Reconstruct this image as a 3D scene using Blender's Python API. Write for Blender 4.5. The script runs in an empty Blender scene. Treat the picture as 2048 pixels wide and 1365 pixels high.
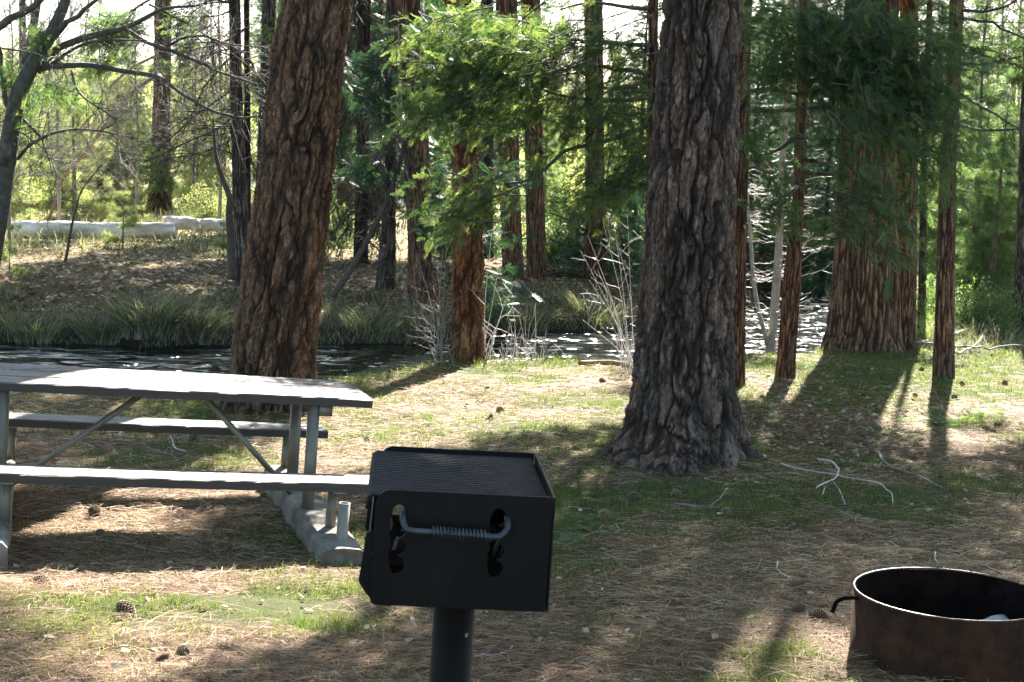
import bpy, math, random, time
import numpy as np
from mathutils import Matrix, Vector
T0=time.time()
S=bpy.context.scene
COL=S.collection
rng=np.random.default_rng(7); random.seed(7)
R=math.radians
# ------------------------------------------------------------------ camera maths
F=3070.; CX,CY=1024.,682.5; HZ=330.; RHO=.035; CH=1.8
PIT=math.atan((CY-HZ)/F)
cr,sr=math.cos(RHO),math.sin(RHO); cp,sp=math.cos(PIT),math.sin(PIT)
def ray(x,y):
    A=x-CX; B=CY-y
    a=A*cr-B*sr; b=A*sr+B*cr
    # camera forward (0,cp,-sp), up (0,sp,cp)
    return np.array([a, F*cp+b*sp, -F*sp+b*cp])/F
def P(x,y,Z):                       # picture point at world depth Y=Z
    d=ray(x,y); t=Z/d[1]
    return np.array([0,0,CH])+d*t
def proj(Q):
    Q=np.atleast_2d(Q); x,y,z=Q[:,0],Q[:,1],Q[:,2]-CH
    f=y*cp-z*sp; up=y*sp+z*cp; f=np.where(f<.05,.05,f)
    a=x/f*F; b=up/f*F
    A=a*cr+b*sr; B=-a*sr+b*cr
    return CX+A, CY-B
# ------------------------------------------------------------------ noise
def _h(ix,iy,iz,s=0):
    n=(ix.astype(np.int64)*73856093)^(iy.astype(np.int64)*19349663)^(iz.astype(np.int64)*83492791)^(s*2654435761)
    n=(n^(n>>13))*1274126177; n&=0x7fffffff; n=(n^(n>>16))*668265263; n&=0x7fffffff
    return (n&0xffffff)/float(0xffffff)
def vnoise(x,y,z,s=0):
    x0,y0,z0=np.floor(x),np.floor(y),np.floor(z)
    fx,fy,fz=x-x0,y-y0,z-z0
    fx=fx*fx*(3-2*fx); fy=fy*fy*(3-2*fy); fz=fz*fz*(3-2*fz)
    r=0
    for i in (0,1):
        wx=fx if i else 1-fx
        for j in (0,1):
            wy=fy if j else 1-fy
            for k in (0,1):
                wz=fz if k else 1-fz
                r=r+wx*wy*wz*_h(x0+i,y0+j,z0+k,s)
    return r
def fbm(x,y,z,o=4,s=0):
    r=0;a=.5;t=0
    for i in range(o):
        r=r+a*vnoise(x*2**i+i*17.3,y*2**i+i*5.1,z*2**i+i*9.7,s+i); t+=a; a*=.5
    return r/t
def voro(x,y,z,s=0):
    x0,y0,z0=np.floor(x),np.floor(y),np.floor(z)
    f1=np.full(x.shape,9.);f2=np.full(x.shape,9.);idr=np.zeros(x.shape)
    for i in (-1,0,1):
        for j in (-1,0,1):
            for k in (-1,0,1):
                cx_,cy_,cz_=x0+i,y0+j,z0+k
                px=cx_+_h(cx_,cy_,cz_,s+1);py=cy_+_h(cx_,cy_,cz_,s+2);pz=cz_+_h(cx_,cy_,cz_,s+3)
                d=np.sqrt((px-x)**2+(py-y)**2+(pz-z)**2)
                m=d<f1
                f2=np.where(m,f1,np.minimum(f2,d)); idr=np.where(m,_h(cx_,cy_,cz_,s+4),idr); f1=np.where(m,d,f1)
    return f1,f2,idr
def sst(a,b,x):
    t=np.clip((x-a)/(b-a),0,1); return t*t*(3-2*t)
# ------------------------------------------------------------------ terrain
NX=np.array([-60,-8,-3.8,-1.4,-.63,-.2,1.15,2.7,3.7,5.1,6.5,9,20,60.]); NYv=np.array([10,11.5,12.6,14.1,15.6,15.8,16.1,17.3,18.2,19.8,25,36,60,95.])
FX=np.array([-60,-9,-6.1,-3.6,-2.4,-1.25,-.3,.5,1.6,2.8,4,8,20,60.]); FYv=np.array([16,17.8,18.2,18.8,19.3,19.9,21.2,21.8,22.8,24.5,27,42,70,110.])
WZ=-.55
def nearedge(x): return np.interp(x,NX,NYv)+.12*np.sin(x*3.1)+.06*np.sin(x*8.3+1)
def faredge(x): return np.interp(x,FX,FYv)+.15*np.sin(x*2.3+2)+.07*np.sin(x*6.1)
def base(y): return -.035*np.minimum(y-4,5)-.01*np.maximum(y-9,0)
def elev(x,y):
    x=np.asarray(x,float);y=np.asarray(y,float)
    yn=nearedge(x);yf=faredge(x)
    near=base(np.clip(y,-6,60))
    s=y-yf
    far=np.interp(s,[-1.2,0,.25,1.8,5,9,25,60,140,300],[-1.3,-.57,-.36,.0,.16,.3,.55,2.2,7,18])
    t=sst(-.05,.38,y-yn)
    nz=near*(1-t)+t*(-1.2)
    return np.where(y<(yn+yf)/2,nz,np.where(s<-1.2,-1.3,far))
def elevn(x,y):
    z=elev(x,y)+.09*np.exp(-((x-1.16)**2+(y-10.35)**2)/.42)+.06*np.exp(-((x+1.9)**2+(y-12.)**2)/.3)
    return z+(fbm(x*.8,y*.8,x*0+3,2,5)-.5)*.07+(fbm(x*6,y*6,x*0+1,3,9)-.5)*.035
def G(x,y):
    d=ray(x,y); t=np.concatenate([np.arange(2,30,.02),np.arange(30,160,.2)])
    p=np.array([0,0,CH])[None]+d[None]*t[:,None]
    z=np.maximum(elev(p[:,0],p[:,1]),WZ)
    k=np.argmax(p[:,2]<=z); 
    return p[k].copy()
# ------------------------------------------------------------------ mesh builder
class MB:
    def __init__(s): s.V=[];s.Q=[];s.T=[];s.n=0;s.A={};s.sm=True
    def add(s,V,Q=None,T=None,**at):
        V=np.asarray(V,float).reshape(-1,3); k=len(V)
        s.V.append(V)
        if Q is not None and len(Q): s.Q.append(np.asarray(Q,np.int64).reshape(-1,4)+s.n)
        if T is not None and len(T): s.T.append(np.asarray(T,np.int64).reshape(-1,3)+s.n)
        for key,val in at.items():
            a=np.empty(k,np.float32); a[:]=val
            s.A.setdefault(key,[]).append((s.n,a))
        s.n+=k; return s
    def build(s,name,mat,parent=None,smooth=True,loc=None):
        me=bpy.data.meshes.new(name)
        V=np.concatenate(s.V) if s.V else np.zeros((0,3))
        if parent is not None and loc is None: V=V-np.array(parent['_o']) if '_o' in parent else V
        Q=np.concatenate(s.Q) if s.Q else np.zeros((0,4),np.int64); T=np.concatenate(s.T) if s.T else np.zeros((0,3),np.int64)
        me.vertices.add(len(V)); me.vertices.foreach_set('co',V.astype(np.float32).ravel())
        nl=len(Q)*4+len(T)*3
        me.loops.add(nl); me.loops.foreach_set('vertex_index',np.concatenate([Q.ravel(),T.ravel()]).astype(np.int32))
        me.polygons.add(len(Q)+len(T))
        ls=np.concatenate([np.arange(len(Q))*4,len(Q)*4+np.arange(len(T))*3]).astype(np.int32)
        me.polygons.foreach_set('loop_start',ls)
        me.polygons.foreach_set('use_smooth',np.full(len(Q)+len(T),smooth))
        for key,lst in s.A.items():
            a=np.zeros(len(V),np.float32)
            for st,v in lst: a[st:st+len(v)]=v
            at=me.attributes.new(key,'FLOAT','POINT'); at.data.foreach_set('value',a)
        me.update(calc_edges=True)
        if isinstance(mat,(list,tuple)):
            for m in mat: me.materials.append(m)
        else: me.materials.append(mat)
        o=bpy.data.objects.new(name,me); COL.objects.link(o)
        if parent is not None: o.parent=parent
        return o
def tag(o,label=None,cat=None,group=None,kind=None):
    if label:o['label']=label
    if cat:o['category']=cat
    if group:o['group']=group
    if kind:o['kind']=kind
    return o
def thing(name,loc,label,cat,group=None):
    o=bpy.data.objects.new(name,None); COL.objects.link(o); o.location=loc; o['_o']=[float(v) for v in loc]
    o.empty_display_size=.1
    return tag(o,label,cat,group)
def tube(mb,pts,rad,n=6,cap=True,**at):
    pts=np.asarray(pts,float); m=len(pts); rad=np.broadcast_to(np.asarray(rad,float),(m,))
    d=np.gradient(pts,axis=0); d/=np.linalg.norm(d,axis=1)[:,None]+1e-12
    ref=np.array([0,0,1.]) if abs(d[:,2]).mean()<.8 else np.array([1.,0,0])
    u=np.cross(d,ref); u/=np.linalg.norm(u,axis=1)[:,None]+1e-12; v=np.cross(d,u)
    th=np.arange(n)*2*np.pi/n
    V=(pts[:,None]+rad[:,None,None]*(np.cos(th)[None,:,None]*u[:,None]+np.sin(th)[None,:,None]*v[:,None])).reshape(-1,3)
    i=np.arange(m-1)[:,None]*n; j=np.arange(n)[None]; jn=(j+1)%n
    Q=np.stack([i+j,i+j+n,i+jn+n,i+jn],-1).reshape(-1,4)
    T=None
    if cap:
        V=np.concatenate([V,pts[:1],pts[-1:]]); c0=m*n
        jj=np.arange(n);jn=(jj+1)%n
        T=np.concatenate([np.stack([jj,jn,np.full(n,c0)],1),np.stack([jn+(m-1)*n,jj+(m-1)*n,np.full(n,c0+1)],1)])
    mb.add(V,Q,T,**at)
def box(mb,c,s,M=None,bev=0,**at):
    # bevelled box: centre c, full size s
    c=np.array(c,float); h=np.array(s,float)/2
    if bev<=0:
        V=np.array([[x,y,z] for x in(-1,1) for y in(-1,1) for z in(-1,1)])*h
        Q=[[0,1,3,2],[4,6,7,5],[0,4,5,1],[2,3,7,6],[0,2,6,4],[1,5,7,3]]
        V=V+c
        if M is not None: V=V@np.array(M.to_3x3()).T+np.array(M.translation)
        mb.add(V,Q,**at); return
    bm_=[]; V=[]; idx={}
    for sx in(-1,1):
        for sy in(-1,1):
            for sz in(-1,1):
                for ax in range(3):
                    v=np.array([sx,sy,sz])*h
                    for a in range(3):
                        if a!=ax: v[a]-=[sx,sy,sz][a]*bev
                    idx[(sx,sy,sz,ax)]=len(V); V.append(v)
    Q=[];T=[]
    for ax in range(3):
        a,b=[i for i in range(3) if i!=ax]
        for sg in(-1,1):
            ring=[]
            for (p,q) in((-1,-1),(1,-1),(1,1),(-1,1)):
                k=[0,0,0];k[ax]=sg;k[a]=p;k[b]=q; ring.append(idx[(*k,ax)])
            if (sg==1)==(ax==1): ring=ring[::-1]
            Q.append(ring)
        for p in(-1,1):
            for q in(-1,1):
                k=[0,0,0];k[a]=p;k[b]=q; k1=list(k);k1[ax]=-1;k2=list(k);k2[ax]=1
                Q.append([idx[(*k1,a)],idx[(*k2,a)],idx[(*k2,b)],idx[(*k1,b)]])
    for sx in(-1,1):
        for sy in(-1,1):
            for sz in(-1,1): T.append([idx[(sx,sy,sz,i)] for i in range(3)])
    V=np.array(V)+c
    if M is not None: V=V@np.array(M.to_3x3()).T+np.array(M.translation)
    mb.add(V,Q,T,**at)
def rots(dirs,roll):
    """rotation matrices (k,3,3) with columns x=dir, y, z"""
    d=dirs/np.linalg.norm(dirs,axis=1)[:,None]
    ref=np.where(np.abs(d[:,2:3])<.9,np.array([[0,0,1.]]),np.array([[1.,0,0]]))
    y=np.cross(ref,d); y/=np.linalg.norm(y,axis=1)[:,None]; z=np.cross(d,y)
    c,s=np.cos(roll)[:,None],np.sin(roll)[:,None]
    y2=y*c+z*s; z2=-y*s+z*c
    return np.stack([d,y2,z2],-1)
def scatter(mb,V,Q,pos,rot,sc,rnd=None,sh=None):
    k=len(pos)
    if k==0:return
    sc=np.broadcast_to(np.asarray(sc,float),(k,))
    W=np.einsum('kij,vj->kvi',rot,V)*sc[:,None,None]+pos[:,None]
    q=(Q[None]+np.arange(k)[:,None,None]*len(V)).reshape(-1,4)
    r=rng.random(k) if rnd is None else rnd
    at={'rnd':np.repeat(r,len(V))}
    mb.add(W.reshape(-1,3),q,**at)
def runit(k):
    v=rng.normal(size=(k,3)); return v/np.linalg.norm(v,axis=1)[:,None]
# ------------------------------------------------------------------ leaf templates
def rhomb(L,base_,d,n,w,l,V,Q):
    d=d/np.linalg.norm(d); s=np.cross(n,d); s/=np.linalg.norm(s); k=len(V)
    V+=[base_,base_+d*l*.45+s*w/2+n*w*.15,base_+d*l,base_+d*l*.45-s*w/2-n*w*.1]; Q.append([k,k+1,k+2,k+3])
def cedar_spray(seed=0):
    r=np.random.default_rng(seed); V=[];Q=[]
    n=np.array([0,0,1.])
    for i in range(11):
        t=(i+.3)/11.5; x=t; curve=np.array([x,.05*math.sin(t*5+seed),-.2*x*x])
        for sg in(-1,1):
            a=R(26+r.random()*16)*sg; L=.36*(1-t*.7)*(.6+.6*r.random())
            d=np.array([math.cos(a),math.sin(a),-.12+r.normal()*.12])
            rhomb(0,curve,d,n,.03,L,V,Q)
            for f in (.3,.6):
                a2=a+R(34)*(1 if r.random()<.5 else -1); rhomb(0,curve+d*L*f,np.array([math.cos(a2),math.sin(a2),-.2+r.normal()*.1]),n,.026,L*.5,V,Q)
    for i in range(4): rhomb(0,np.array([i*.25,0,-.2*(i*.25)**2]),np.array([1,0,-.1*i]),n,.024,.27,V,Q)
    return np.array(V),np.array(Q)
def tuft(nn=26,w=.035,seed=1,spread=1.0):
    r=np.random.default_rng(seed);V=[];Q=[]
    for i in range(nn):
        ph=r.random()*6.28; el=r.random()**.7*spread*1.25
        d=np.array([math.cos(el),math.sin(el)*math.cos(ph),math.sin(el)*math.sin(ph)])
        nrm=np.cross(d,r.normal(size=3)); nrm/=np.linalg.norm(nrm)
        rhomb(0,np.array([r.random()*.25,0,0]),d,nrm,w,.65+.35*r.random(),V,Q)
    return np.array(V),np.array(Q)
def clump(nn=40,l=.16,w=.09,seed=2):
    r=np.random.default_rng(seed);V=[];Q=[]
    for i in range(nn):
        p=r.normal(size=3); p=p/np.linalg.norm(p)*r.random()**.45
        d=r.normal(size=3); nrm=np.cross(d,r.normal(size=3)); nrm/=np.linalg.norm(nrm)
        rhomb(0,p,d,nrm,w*(.6+.8*r.random()),l*(.6+.8*r.random()),V,Q)
    return np.array(V),np.array(Q)
def fir_twig(seed=3):
    r=np.random.default_rng(seed);V=[];Q=[]
    n=np.array([0,0,1.])
    for i in range(26):
        t=i/26
        for sg in(-1,1):
            a=R(55)*sg; L=.10+.22*math.sin(math.pi*min(1,(1-t)*.9+.1))
            rhomb(0,np.array([t,0,0]),np.array([math.cos(a),math.sin(a),r.normal()*.12-.05]),n,.03,L,V,Q)
    return np.array(V),np.array(Q)
SPR=[cedar_spray(i) for i in range(4)]; TUF=[tuft(26,.035,i) for i in range(3)]; CLP=[clump(44,.2,.11,i) for i in range(3)]; FIR=[fir_twig(i) for i in range(2)]; DCL=[clump(110,.3,.16,i+5) for i in range(3)]
# ------------------------------------------------------------------ materials
def mat(name):
    m=bpy.data.materials.new(name); m.use_nodes=True; nt=m.node_tree; nt.nodes.clear()
    o=nt.nodes.new('ShaderNodeOutputMaterial'); return m,nt,o
def N(nt,t,**k):
    n=nt.nodes.new(t)
    for a,v in k.items():
        if a=='ins':
            for kk,vv in v.items():
                if hasattr(vv,'is_output'): nt.links.new(vv,n.inputs[kk])
                else: n.inputs[kk].default_value=vv
        else: setattr(n,a,v)
    return n
def c4(c): return (c[0],c[1],c[2],1)
def ramp(nt,fac,stops):
    r=nt.nodes.new('ShaderNodeValToRGB'); nt.links.new(fac,r.inputs[0])
    el=r.color_ramp.elements
    while len(el)<len(stops): el.new(.5)
    for e,(p,c) in zip(el,stops): e.position=p; e.color=c4(c) if not isinstance(c,(int,float)) else (c,c,c,1)
    return r.outputs[0]
def mix(nt,f,a,b,mode='MIX'):
    n=nt.nodes.new('ShaderNodeMix'); n.data_type='RGBA'; n.blend_type=mode
    for i,v in ((0,f),(6,a),(7,b)):
        if hasattr(v,'is_output'): nt.links.new(v,n.inputs[i])
        else: n.inputs[i].default_value= v if isinstance(v,(int,float)) else c4(v)
    return n.outputs[2]
def noise(nt,scale,detail=5,rough=.6,vec=None,dist=0):
    n=N(nt,'ShaderNodeTexNoise',ins={'Scale':scale,'Detail':detail,'Roughness':rough,'Distortion':dist})
    if vec is not None: nt.links.new(vec,n.inputs['Vector'])
    return n.outputs[0]
def coords(nt,sc=(1,1,1)):
    t=N(nt,'ShaderNodeTexCoord'); m=N(nt,'ShaderNodeMapping',ins={'Vector':t.outputs['Object'],'Scale':sc}); return m.outputs[0]
def attr(nt,name): return N(nt,'ShaderNodeAttribute',attribute_name=name).outputs['Fac']
def bump(nt,h,st,dist=.01): return N(nt,'ShaderNodeBump',ins={'Height':h,'Strength':st,'Distance':dist}).outputs[0]
def leaf_mat(name,stops,trans=.4,tcol=1.5,rough=.5):
    m,nt,o=mat(name); c=ramp(nt,attr(nt,'rnd'),stops)
    p=N(nt,'ShaderNodeBsdfPrincipled',ins={'Base Color':c,'Roughness':rough,'Specular IOR Level':.35})
    tc=mix(nt,1.0,c,(tcol,tcol*1.05,tcol*.55),'MULTIPLY')
    t=N(nt,'ShaderNodeBsdfTranslucent',ins={'Color':tc})
    ms=N(nt,'ShaderNodeMixShader',ins={0:trans,1:p.outputs[0],2:t.outputs[0]})
    nt.links.new(ms.outputs[0],o.inputs[0]); return m
def bark_mat(name,fur,c1,c2,c3,rough=.9,pale=None,edge=(.05,.55)):
    m,nt,o=mat(name)
    v=coords(nt,(1,1,.25)); pl=attr(nt,'plate'); rn=attr(nt,'rnd')
    n1=noise(nt,28,6,.7,v); n2=noise(nt,5,4,.6,v)
    col=mix(nt,rn,c1,c2); 
    f2=ramp(nt,n2,[(.45,0.),(.62,1.)]); col=mix(nt,f2,col,c3)
    f3=ramp(nt,n1,[(.34,(.4,.4,.4)),(.52,(.95,.95,.95)),(.68,(1.8,1.75,1.7))]); col=mix(nt,1.0,col,f3,'MULTIPLY'); n4=noise(nt,75,4,.7,coords(nt,(1,1,.4))); col=mix(nt,1.0,col,ramp(nt,n4,[(.35,(.55,.55,.55)),(.65,(1.45,1.45,1.45))]),'MULTIPLY')
    if pale is not None:
        n5=noise(nt,7,7,.72,coords(nt,(1,1,.4)),.6); col=mix(nt,ramp(nt,n5,[(.55,0.),(.64,.9)]),col,pale)
    fe=ramp(nt,pl,[(edge[0],0.),(edge[1],1.)]); col=mix(nt,fe,fur,col)
    b=bump(nt,noise(nt,48,6,.8,v),1.0,.03)
    p=N(nt,'ShaderNodeBsdfPrincipled',ins={'Base Color':col,'Roughness':rough,'Normal':b,'Specular IOR Level':.2})
    nt.links.new(p.outputs[0],o.inputs[0]); return m
def simple(name,c1,c2,scale=12,rough=.8,metal=0,bst=.3,bd=.004,sc=(1,1,1),detail=6,spec=.4,lo=.35,hi=.65):
    m,nt,o=mat(name); v=coords(nt,sc); n=noise(nt,scale,detail,.65,v)
    col=mix(nt,ramp(nt,n,[(lo,0.),(hi,1.)]),c1,c2)
    b=bump(nt,noise(nt,scale*3,5,.7,v),bst,bd)
    p=N(nt,'ShaderNodeBsdfPrincipled',ins={'Base Color':col,'Roughness':rough,'Metallic':metal,'Normal':b,'Specular IOR Level':spec})
    nt.links.new(p.outputs[0],o.inputs[0]); return m
M={}
M['cedar_leaf']=leaf_mat('cedar_leaf',[(0,(.028,.054,.026)),(.5,(.052,.09,.037)),(1,(.17,.20,.085))],.56,1.65)
M['cedar_dark']=leaf_mat('cedar_dark',[(0,(.03,.064,.036)),(.5,(.055,.10,.046)),(1,(.13,.165,.07))],.5,1.6)
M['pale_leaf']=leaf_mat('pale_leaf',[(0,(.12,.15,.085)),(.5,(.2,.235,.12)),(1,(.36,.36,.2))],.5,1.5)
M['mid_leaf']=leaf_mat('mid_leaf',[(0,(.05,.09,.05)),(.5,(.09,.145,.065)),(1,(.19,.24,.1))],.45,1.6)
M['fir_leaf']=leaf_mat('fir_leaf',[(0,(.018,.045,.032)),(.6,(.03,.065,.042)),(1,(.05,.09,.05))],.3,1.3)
M['maple']=simple('maple',(.05,.047,.04),(.12,.11,.09),12,.9,bst=.8)
M['dead_twig']=leaf_mat('dead_twig',[(0,(.02,.018,.015)),(.6,(.035,.035,.025)),(1,(.06,.07,.035))],.2,1.2,.9)
M['grass']=leaf_mat('grass',[(0,(.045,.07,.024)),(.6,(.08,.115,.036)),(1,(.19,.18,.08))],.36,1.45)
M['sedge']=leaf_mat('sedge',[(0,(.06,.08,.05)),(.5,(.11,.135,.08)),(.65,(.25,.23,.17)),(1,(.46,.42,.34))],.25,1.4)
M['needle']=leaf_mat('needle',[(0,(.07,.036,.018)),(.35,(.21,.105,.05)),(.7,(.36,.235,.13)),(1,(.62,.5,.35))],.2,1.2,.75)
M['leaf_litter']=leaf_mat('leaf_litter',[(0,(.1,.06,.035)),(.5,(.25,.17,.11)),(.85,(.42,.33,.23)),(1,(.6,.52,.42))],.2,1.2,.7)
M['pine_bark']=bark_mat('pine_bark',(.028,.02,.016),(.18,.11,.083),(.30,.19,.14),(.10,.075,.065),pale=(.36,.29,.23),edge=(.0,.75))
M['pine_bark2']=bark_mat('pine_bark2',(.03,.02,.015),(.21,.12,.08),(.28,.165,.11),(.24,.13,.075),pale=(.3,.2,.125),edge=(.0,.85))
M['red_bark']=bark_mat('red_bark',(.04,.016,.01),(.23,.085,.04),(.17,.09,.05),(.26,.12,.055),pale=(.42,.26,.12),edge=(.0,.7))
M['cedar_bark']=bark_mat('cedar_bark',(.035,.017,.011),(.26,.12,.07),(.25,.125,.075),(.18,.10,.068),edge=(.0,.65))
M['redwood_bark']=bark_mat('redwood_bark',(.04,.02,.013),(.32,.17,.11),(.26,.155,.105),(.18,.12,.088),edge=(.0,.6))
M['grey_bark']=bark_mat('grey_bark',(.04,.032,.028),(.19,.155,.13),(.23,.19,.165),(.15,.12,.10),edge=(.1,.7))
M['dark_bark']=bark_mat('dark_bark',(.022,.018,.016),(.08,.065,.055),(.11,.088,.075),(.07,.06,.055),edge=(.1,.7))
M['branch']=simple('branch',(.05,.038,.03),(.11,.09,.075),30,.85)
M['pale_twig']=simple('pale_twig',(.42,.38,.34),(.62,.57,.52),30,.5)
M['grey_twig']=simple('grey_twig',(.14,.12,.105),(.27,.24,.21),30,.8)
M['alder_twig']=simple('alder_twig',(.16,.14,.12),(.32,.29,.25),30,.55)
M['alder']=simple('alder',(.2,.19,.15),(.33,.31,.26),14,.75)
M['tan_limb']=simple('tan_limb',(.3,.18,.1),(.22,.13,.08),10,.85)
M['concrete']=simple('concrete',(.11,.09,.07),(.26,.235,.2),7,.95,bst=.9,bd=.012)
M['galv']=simple('galv',(.13,.115,.09),(.22,.2,.165),8,.5,.35,.15,.001,sc=(1,1,.3))
M['log']=simple('log',(.36,.3,.24),(.78,.73,.66),5,.8,sc=(.3,1,1),bst=.6,bd=.01)
M['cone']=simple('cone',(.09,.05,.03),(.17,.1,.06),40,.8)
M['cone_tip']=simple('cone_tip',(.24,.17,.11),(.36,.28,.2),40,.8)
M['soil']=simple('soil',(.05,.04,.03),(.12,.1,.08),10,1)
M['ash']=simple('ash',(.09,.085,.08),(.28,.27,.26),25,1,bst=1,bd=.02)
# painted black steel
def paint_mat():
    m,nt,o=mat('black_paint'); v=coords(nt)
    n=noise(nt,7,6,.7,v); d=noise(nt,90,3,.6,v)
    col=mix(nt,ramp(nt,n,[(.4,0.),(.75,1.)]),(.0025,.003,.004),(.005,.0055,.007))
    col=mix(nt,ramp(nt,d,[(.68,0.),(.74,1.)]),col,(.03,.027,.024))
    n7=noise(nt,3.5,8,.75,coords(nt,(1,1,.6))); col=mix(nt,ramp(nt,n7,[(.56,0.),(.72,.8)]),col,(.011,.007,.005)); n8=noise(nt,30,7,.8,v); col=mix(nt,ramp(nt,n8,[(.62,0.),(.7,.7)]),col,(.014,.012,.011))
    r=ramp(nt,n,[(.3,.38),(.8,.62)])
    p=N(nt,'ShaderNodeBsdfPrincipled',ins={'Base Color':col,'Roughness':r,'Normal':bump(nt,noise(nt,55,4,.6,v),.3,.002),'Specular IOR Level':.16})
    nt.links.new(p.outputs[0],o.inputs[0]); return m
M['paint']=paint_mat()
M['post_paint']=simple('post_paint',(.006,.005,.0045),(.014,.010,.008),9,.7,spec=.15,sc=(1,1,.3))
M['bare_rod']=simple('bare_rod',(.035,.038,.045),(.085,.09,.10),40,.4,.5,.1,.001)
M['grate']=simple('grate',(.006,.0065,.008),(.03,.02,.018),18,.6,.3,.2,.001)
def rust_mat():
    m,nt,o=mat('rust'); v=coords(nt); v2=coords(nt,(1,1,.18))
    n=noise(nt,9,8,.7,v); st=noise(nt,22,5,.6,v2)
    col=mix(nt,ramp(nt,n,[(.35,0.),(.65,1.)]),(.02,.009,.005),(.065,.026,.011))
    col=mix(nt,ramp(nt,st,[(.5,0.),(.8,1.)]),col,(.018,.010,.007))
    p=N(nt,'ShaderNodeBsdfPrincipled',ins={'Base Color':col,'Roughness':.85,'Normal':bump(nt,noise(nt,45,7,.8,v),.8,.004),'Specular IOR Level':.15})
    nt.links.new(p.outputs[0],o.inputs[0]); return m
M['rust']=rust_mat()
M['rim']=simple('rim',(.05,.028,.018),(.17,.12,.09),30,.4,.3)
M['soot']=simple('soot',(.004,.003,.0025),(.013,.008,.006),12,1,spec=.03)
def wood_mat():
    m,nt,o=mat('weathered_wood'); g=noise(nt,3.2,9,.78,coords(nt,(1.1,20,20)),.5); g2=noise(nt,2.5,6,.7,coords(nt,(.7,34,34)),.8)
    l=noise(nt,2.4,5,.65,coords(nt,(1.2,3,3))); sp=noise(nt,26,4,.6,coords(nt,(.5,1.2,1.2)))
    col=mix(nt,ramp(nt,g,[(.32,0.),(.66,1.)]),(.018,.014,.011),(.165,.145,.125))
    col=mix(nt,ramp(nt,l,[(.42,0.),(.62,.75)]),col,(.085,.068,.056))
    col=mix(nt,ramp(nt,g2,[(.36,1.),(.44,0.)]),col,(.016,.012,.01))
    col=mix(nt,ramp(nt,sp,[(.66,0.),(.74,.8)]),col,(.03,.025,.02))
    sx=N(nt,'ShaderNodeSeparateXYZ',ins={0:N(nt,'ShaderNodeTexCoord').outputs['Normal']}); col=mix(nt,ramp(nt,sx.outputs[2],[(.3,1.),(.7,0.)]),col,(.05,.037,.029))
    p=N(nt,'ShaderNodeBsdfPrincipled',ins={'Base Color':col,'Roughness':ramp(nt,g,[(.3,.75),(.7,.45)]),'Normal':bump(nt,g,1.0,.008),'Specular IOR Level':.55})
    nt.links.new(p.outputs[0],o.inputs[0]); return m
M['wood']=wood_mat()
def ground_mat():
    m,nt,o=mat('forest_floor'); v=coords(nt)
    n1=noise(nt,14,8,.75,v); n2=noise(nt,2.2,5,.6,v); n3=noise(nt,70,6,.7,v)
    col=mix(nt,ramp(nt,n1,[(.3,0.),(.7,1.)]),(.028,.021,.013),(.12,.088,.052))
    col=mix(nt,ramp(nt,n3,[(.45,0.),(.7,1.)]),col,(.24,.18,.11))
    gr=attr(nt,'green'); gm=N(nt,'ShaderNodeMath',operation='MULTIPLY',ins={0:gr,1:ramp(nt,n3,[(.3,.5),(.6,1.)])}).outputs[0]
    col=mix(nt,gm,col,(.055,.07,.024))
    mud=attr(nt,'mud'); col=mix(nt,mud,col,(.03,.024,.018))
    v3=coords(nt,(.5,.5,.5)); hl=noise(nt,.9,6,.7,v3)
    hc=mix(nt,ramp(nt,hl,[(.35,0.),(.65,1.)]),(.42,.35,.21),(.24,.25,.11)); col=mix(nt,attr(nt,'hill'),col,hc)
    p=N(nt,'ShaderNodeBsdfPrincipled',ins={'Base Color':col,'Roughness':1,'Normal':bump(nt,n3,.8,.02),'Specular IOR Level':.1})
    nt.links.new(p.outputs[0],o.inputs[0]); return m
M['ground']=ground_mat()
def water_mat():
    m,nt,o=mat('water'); n=noise(nt,2.5,1,.4,coords(nt,(1,1.3,1)),.3); n2=noise(nt,.42,2,.5,coords(nt,(1,1.4,1)))
    h=N(nt,'ShaderNodeMath',operation='MULTIPLY',ins={0:n,1:ramp(nt,n2,[(.36,.4),(.5,1.)])}).outputs[0]
    p=N(nt,'ShaderNodeBsdfPrincipled',ins={'Base Color':(.006,.008,.007,1),'Roughness':.09,'IOR':1.33,'Normal':bump(nt,h,1.0,.33),'Specular IOR Level':.75})
    nt.links.new(p.outputs[0],o.inputs[0]); return m
M['water']=water_mat()
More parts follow.
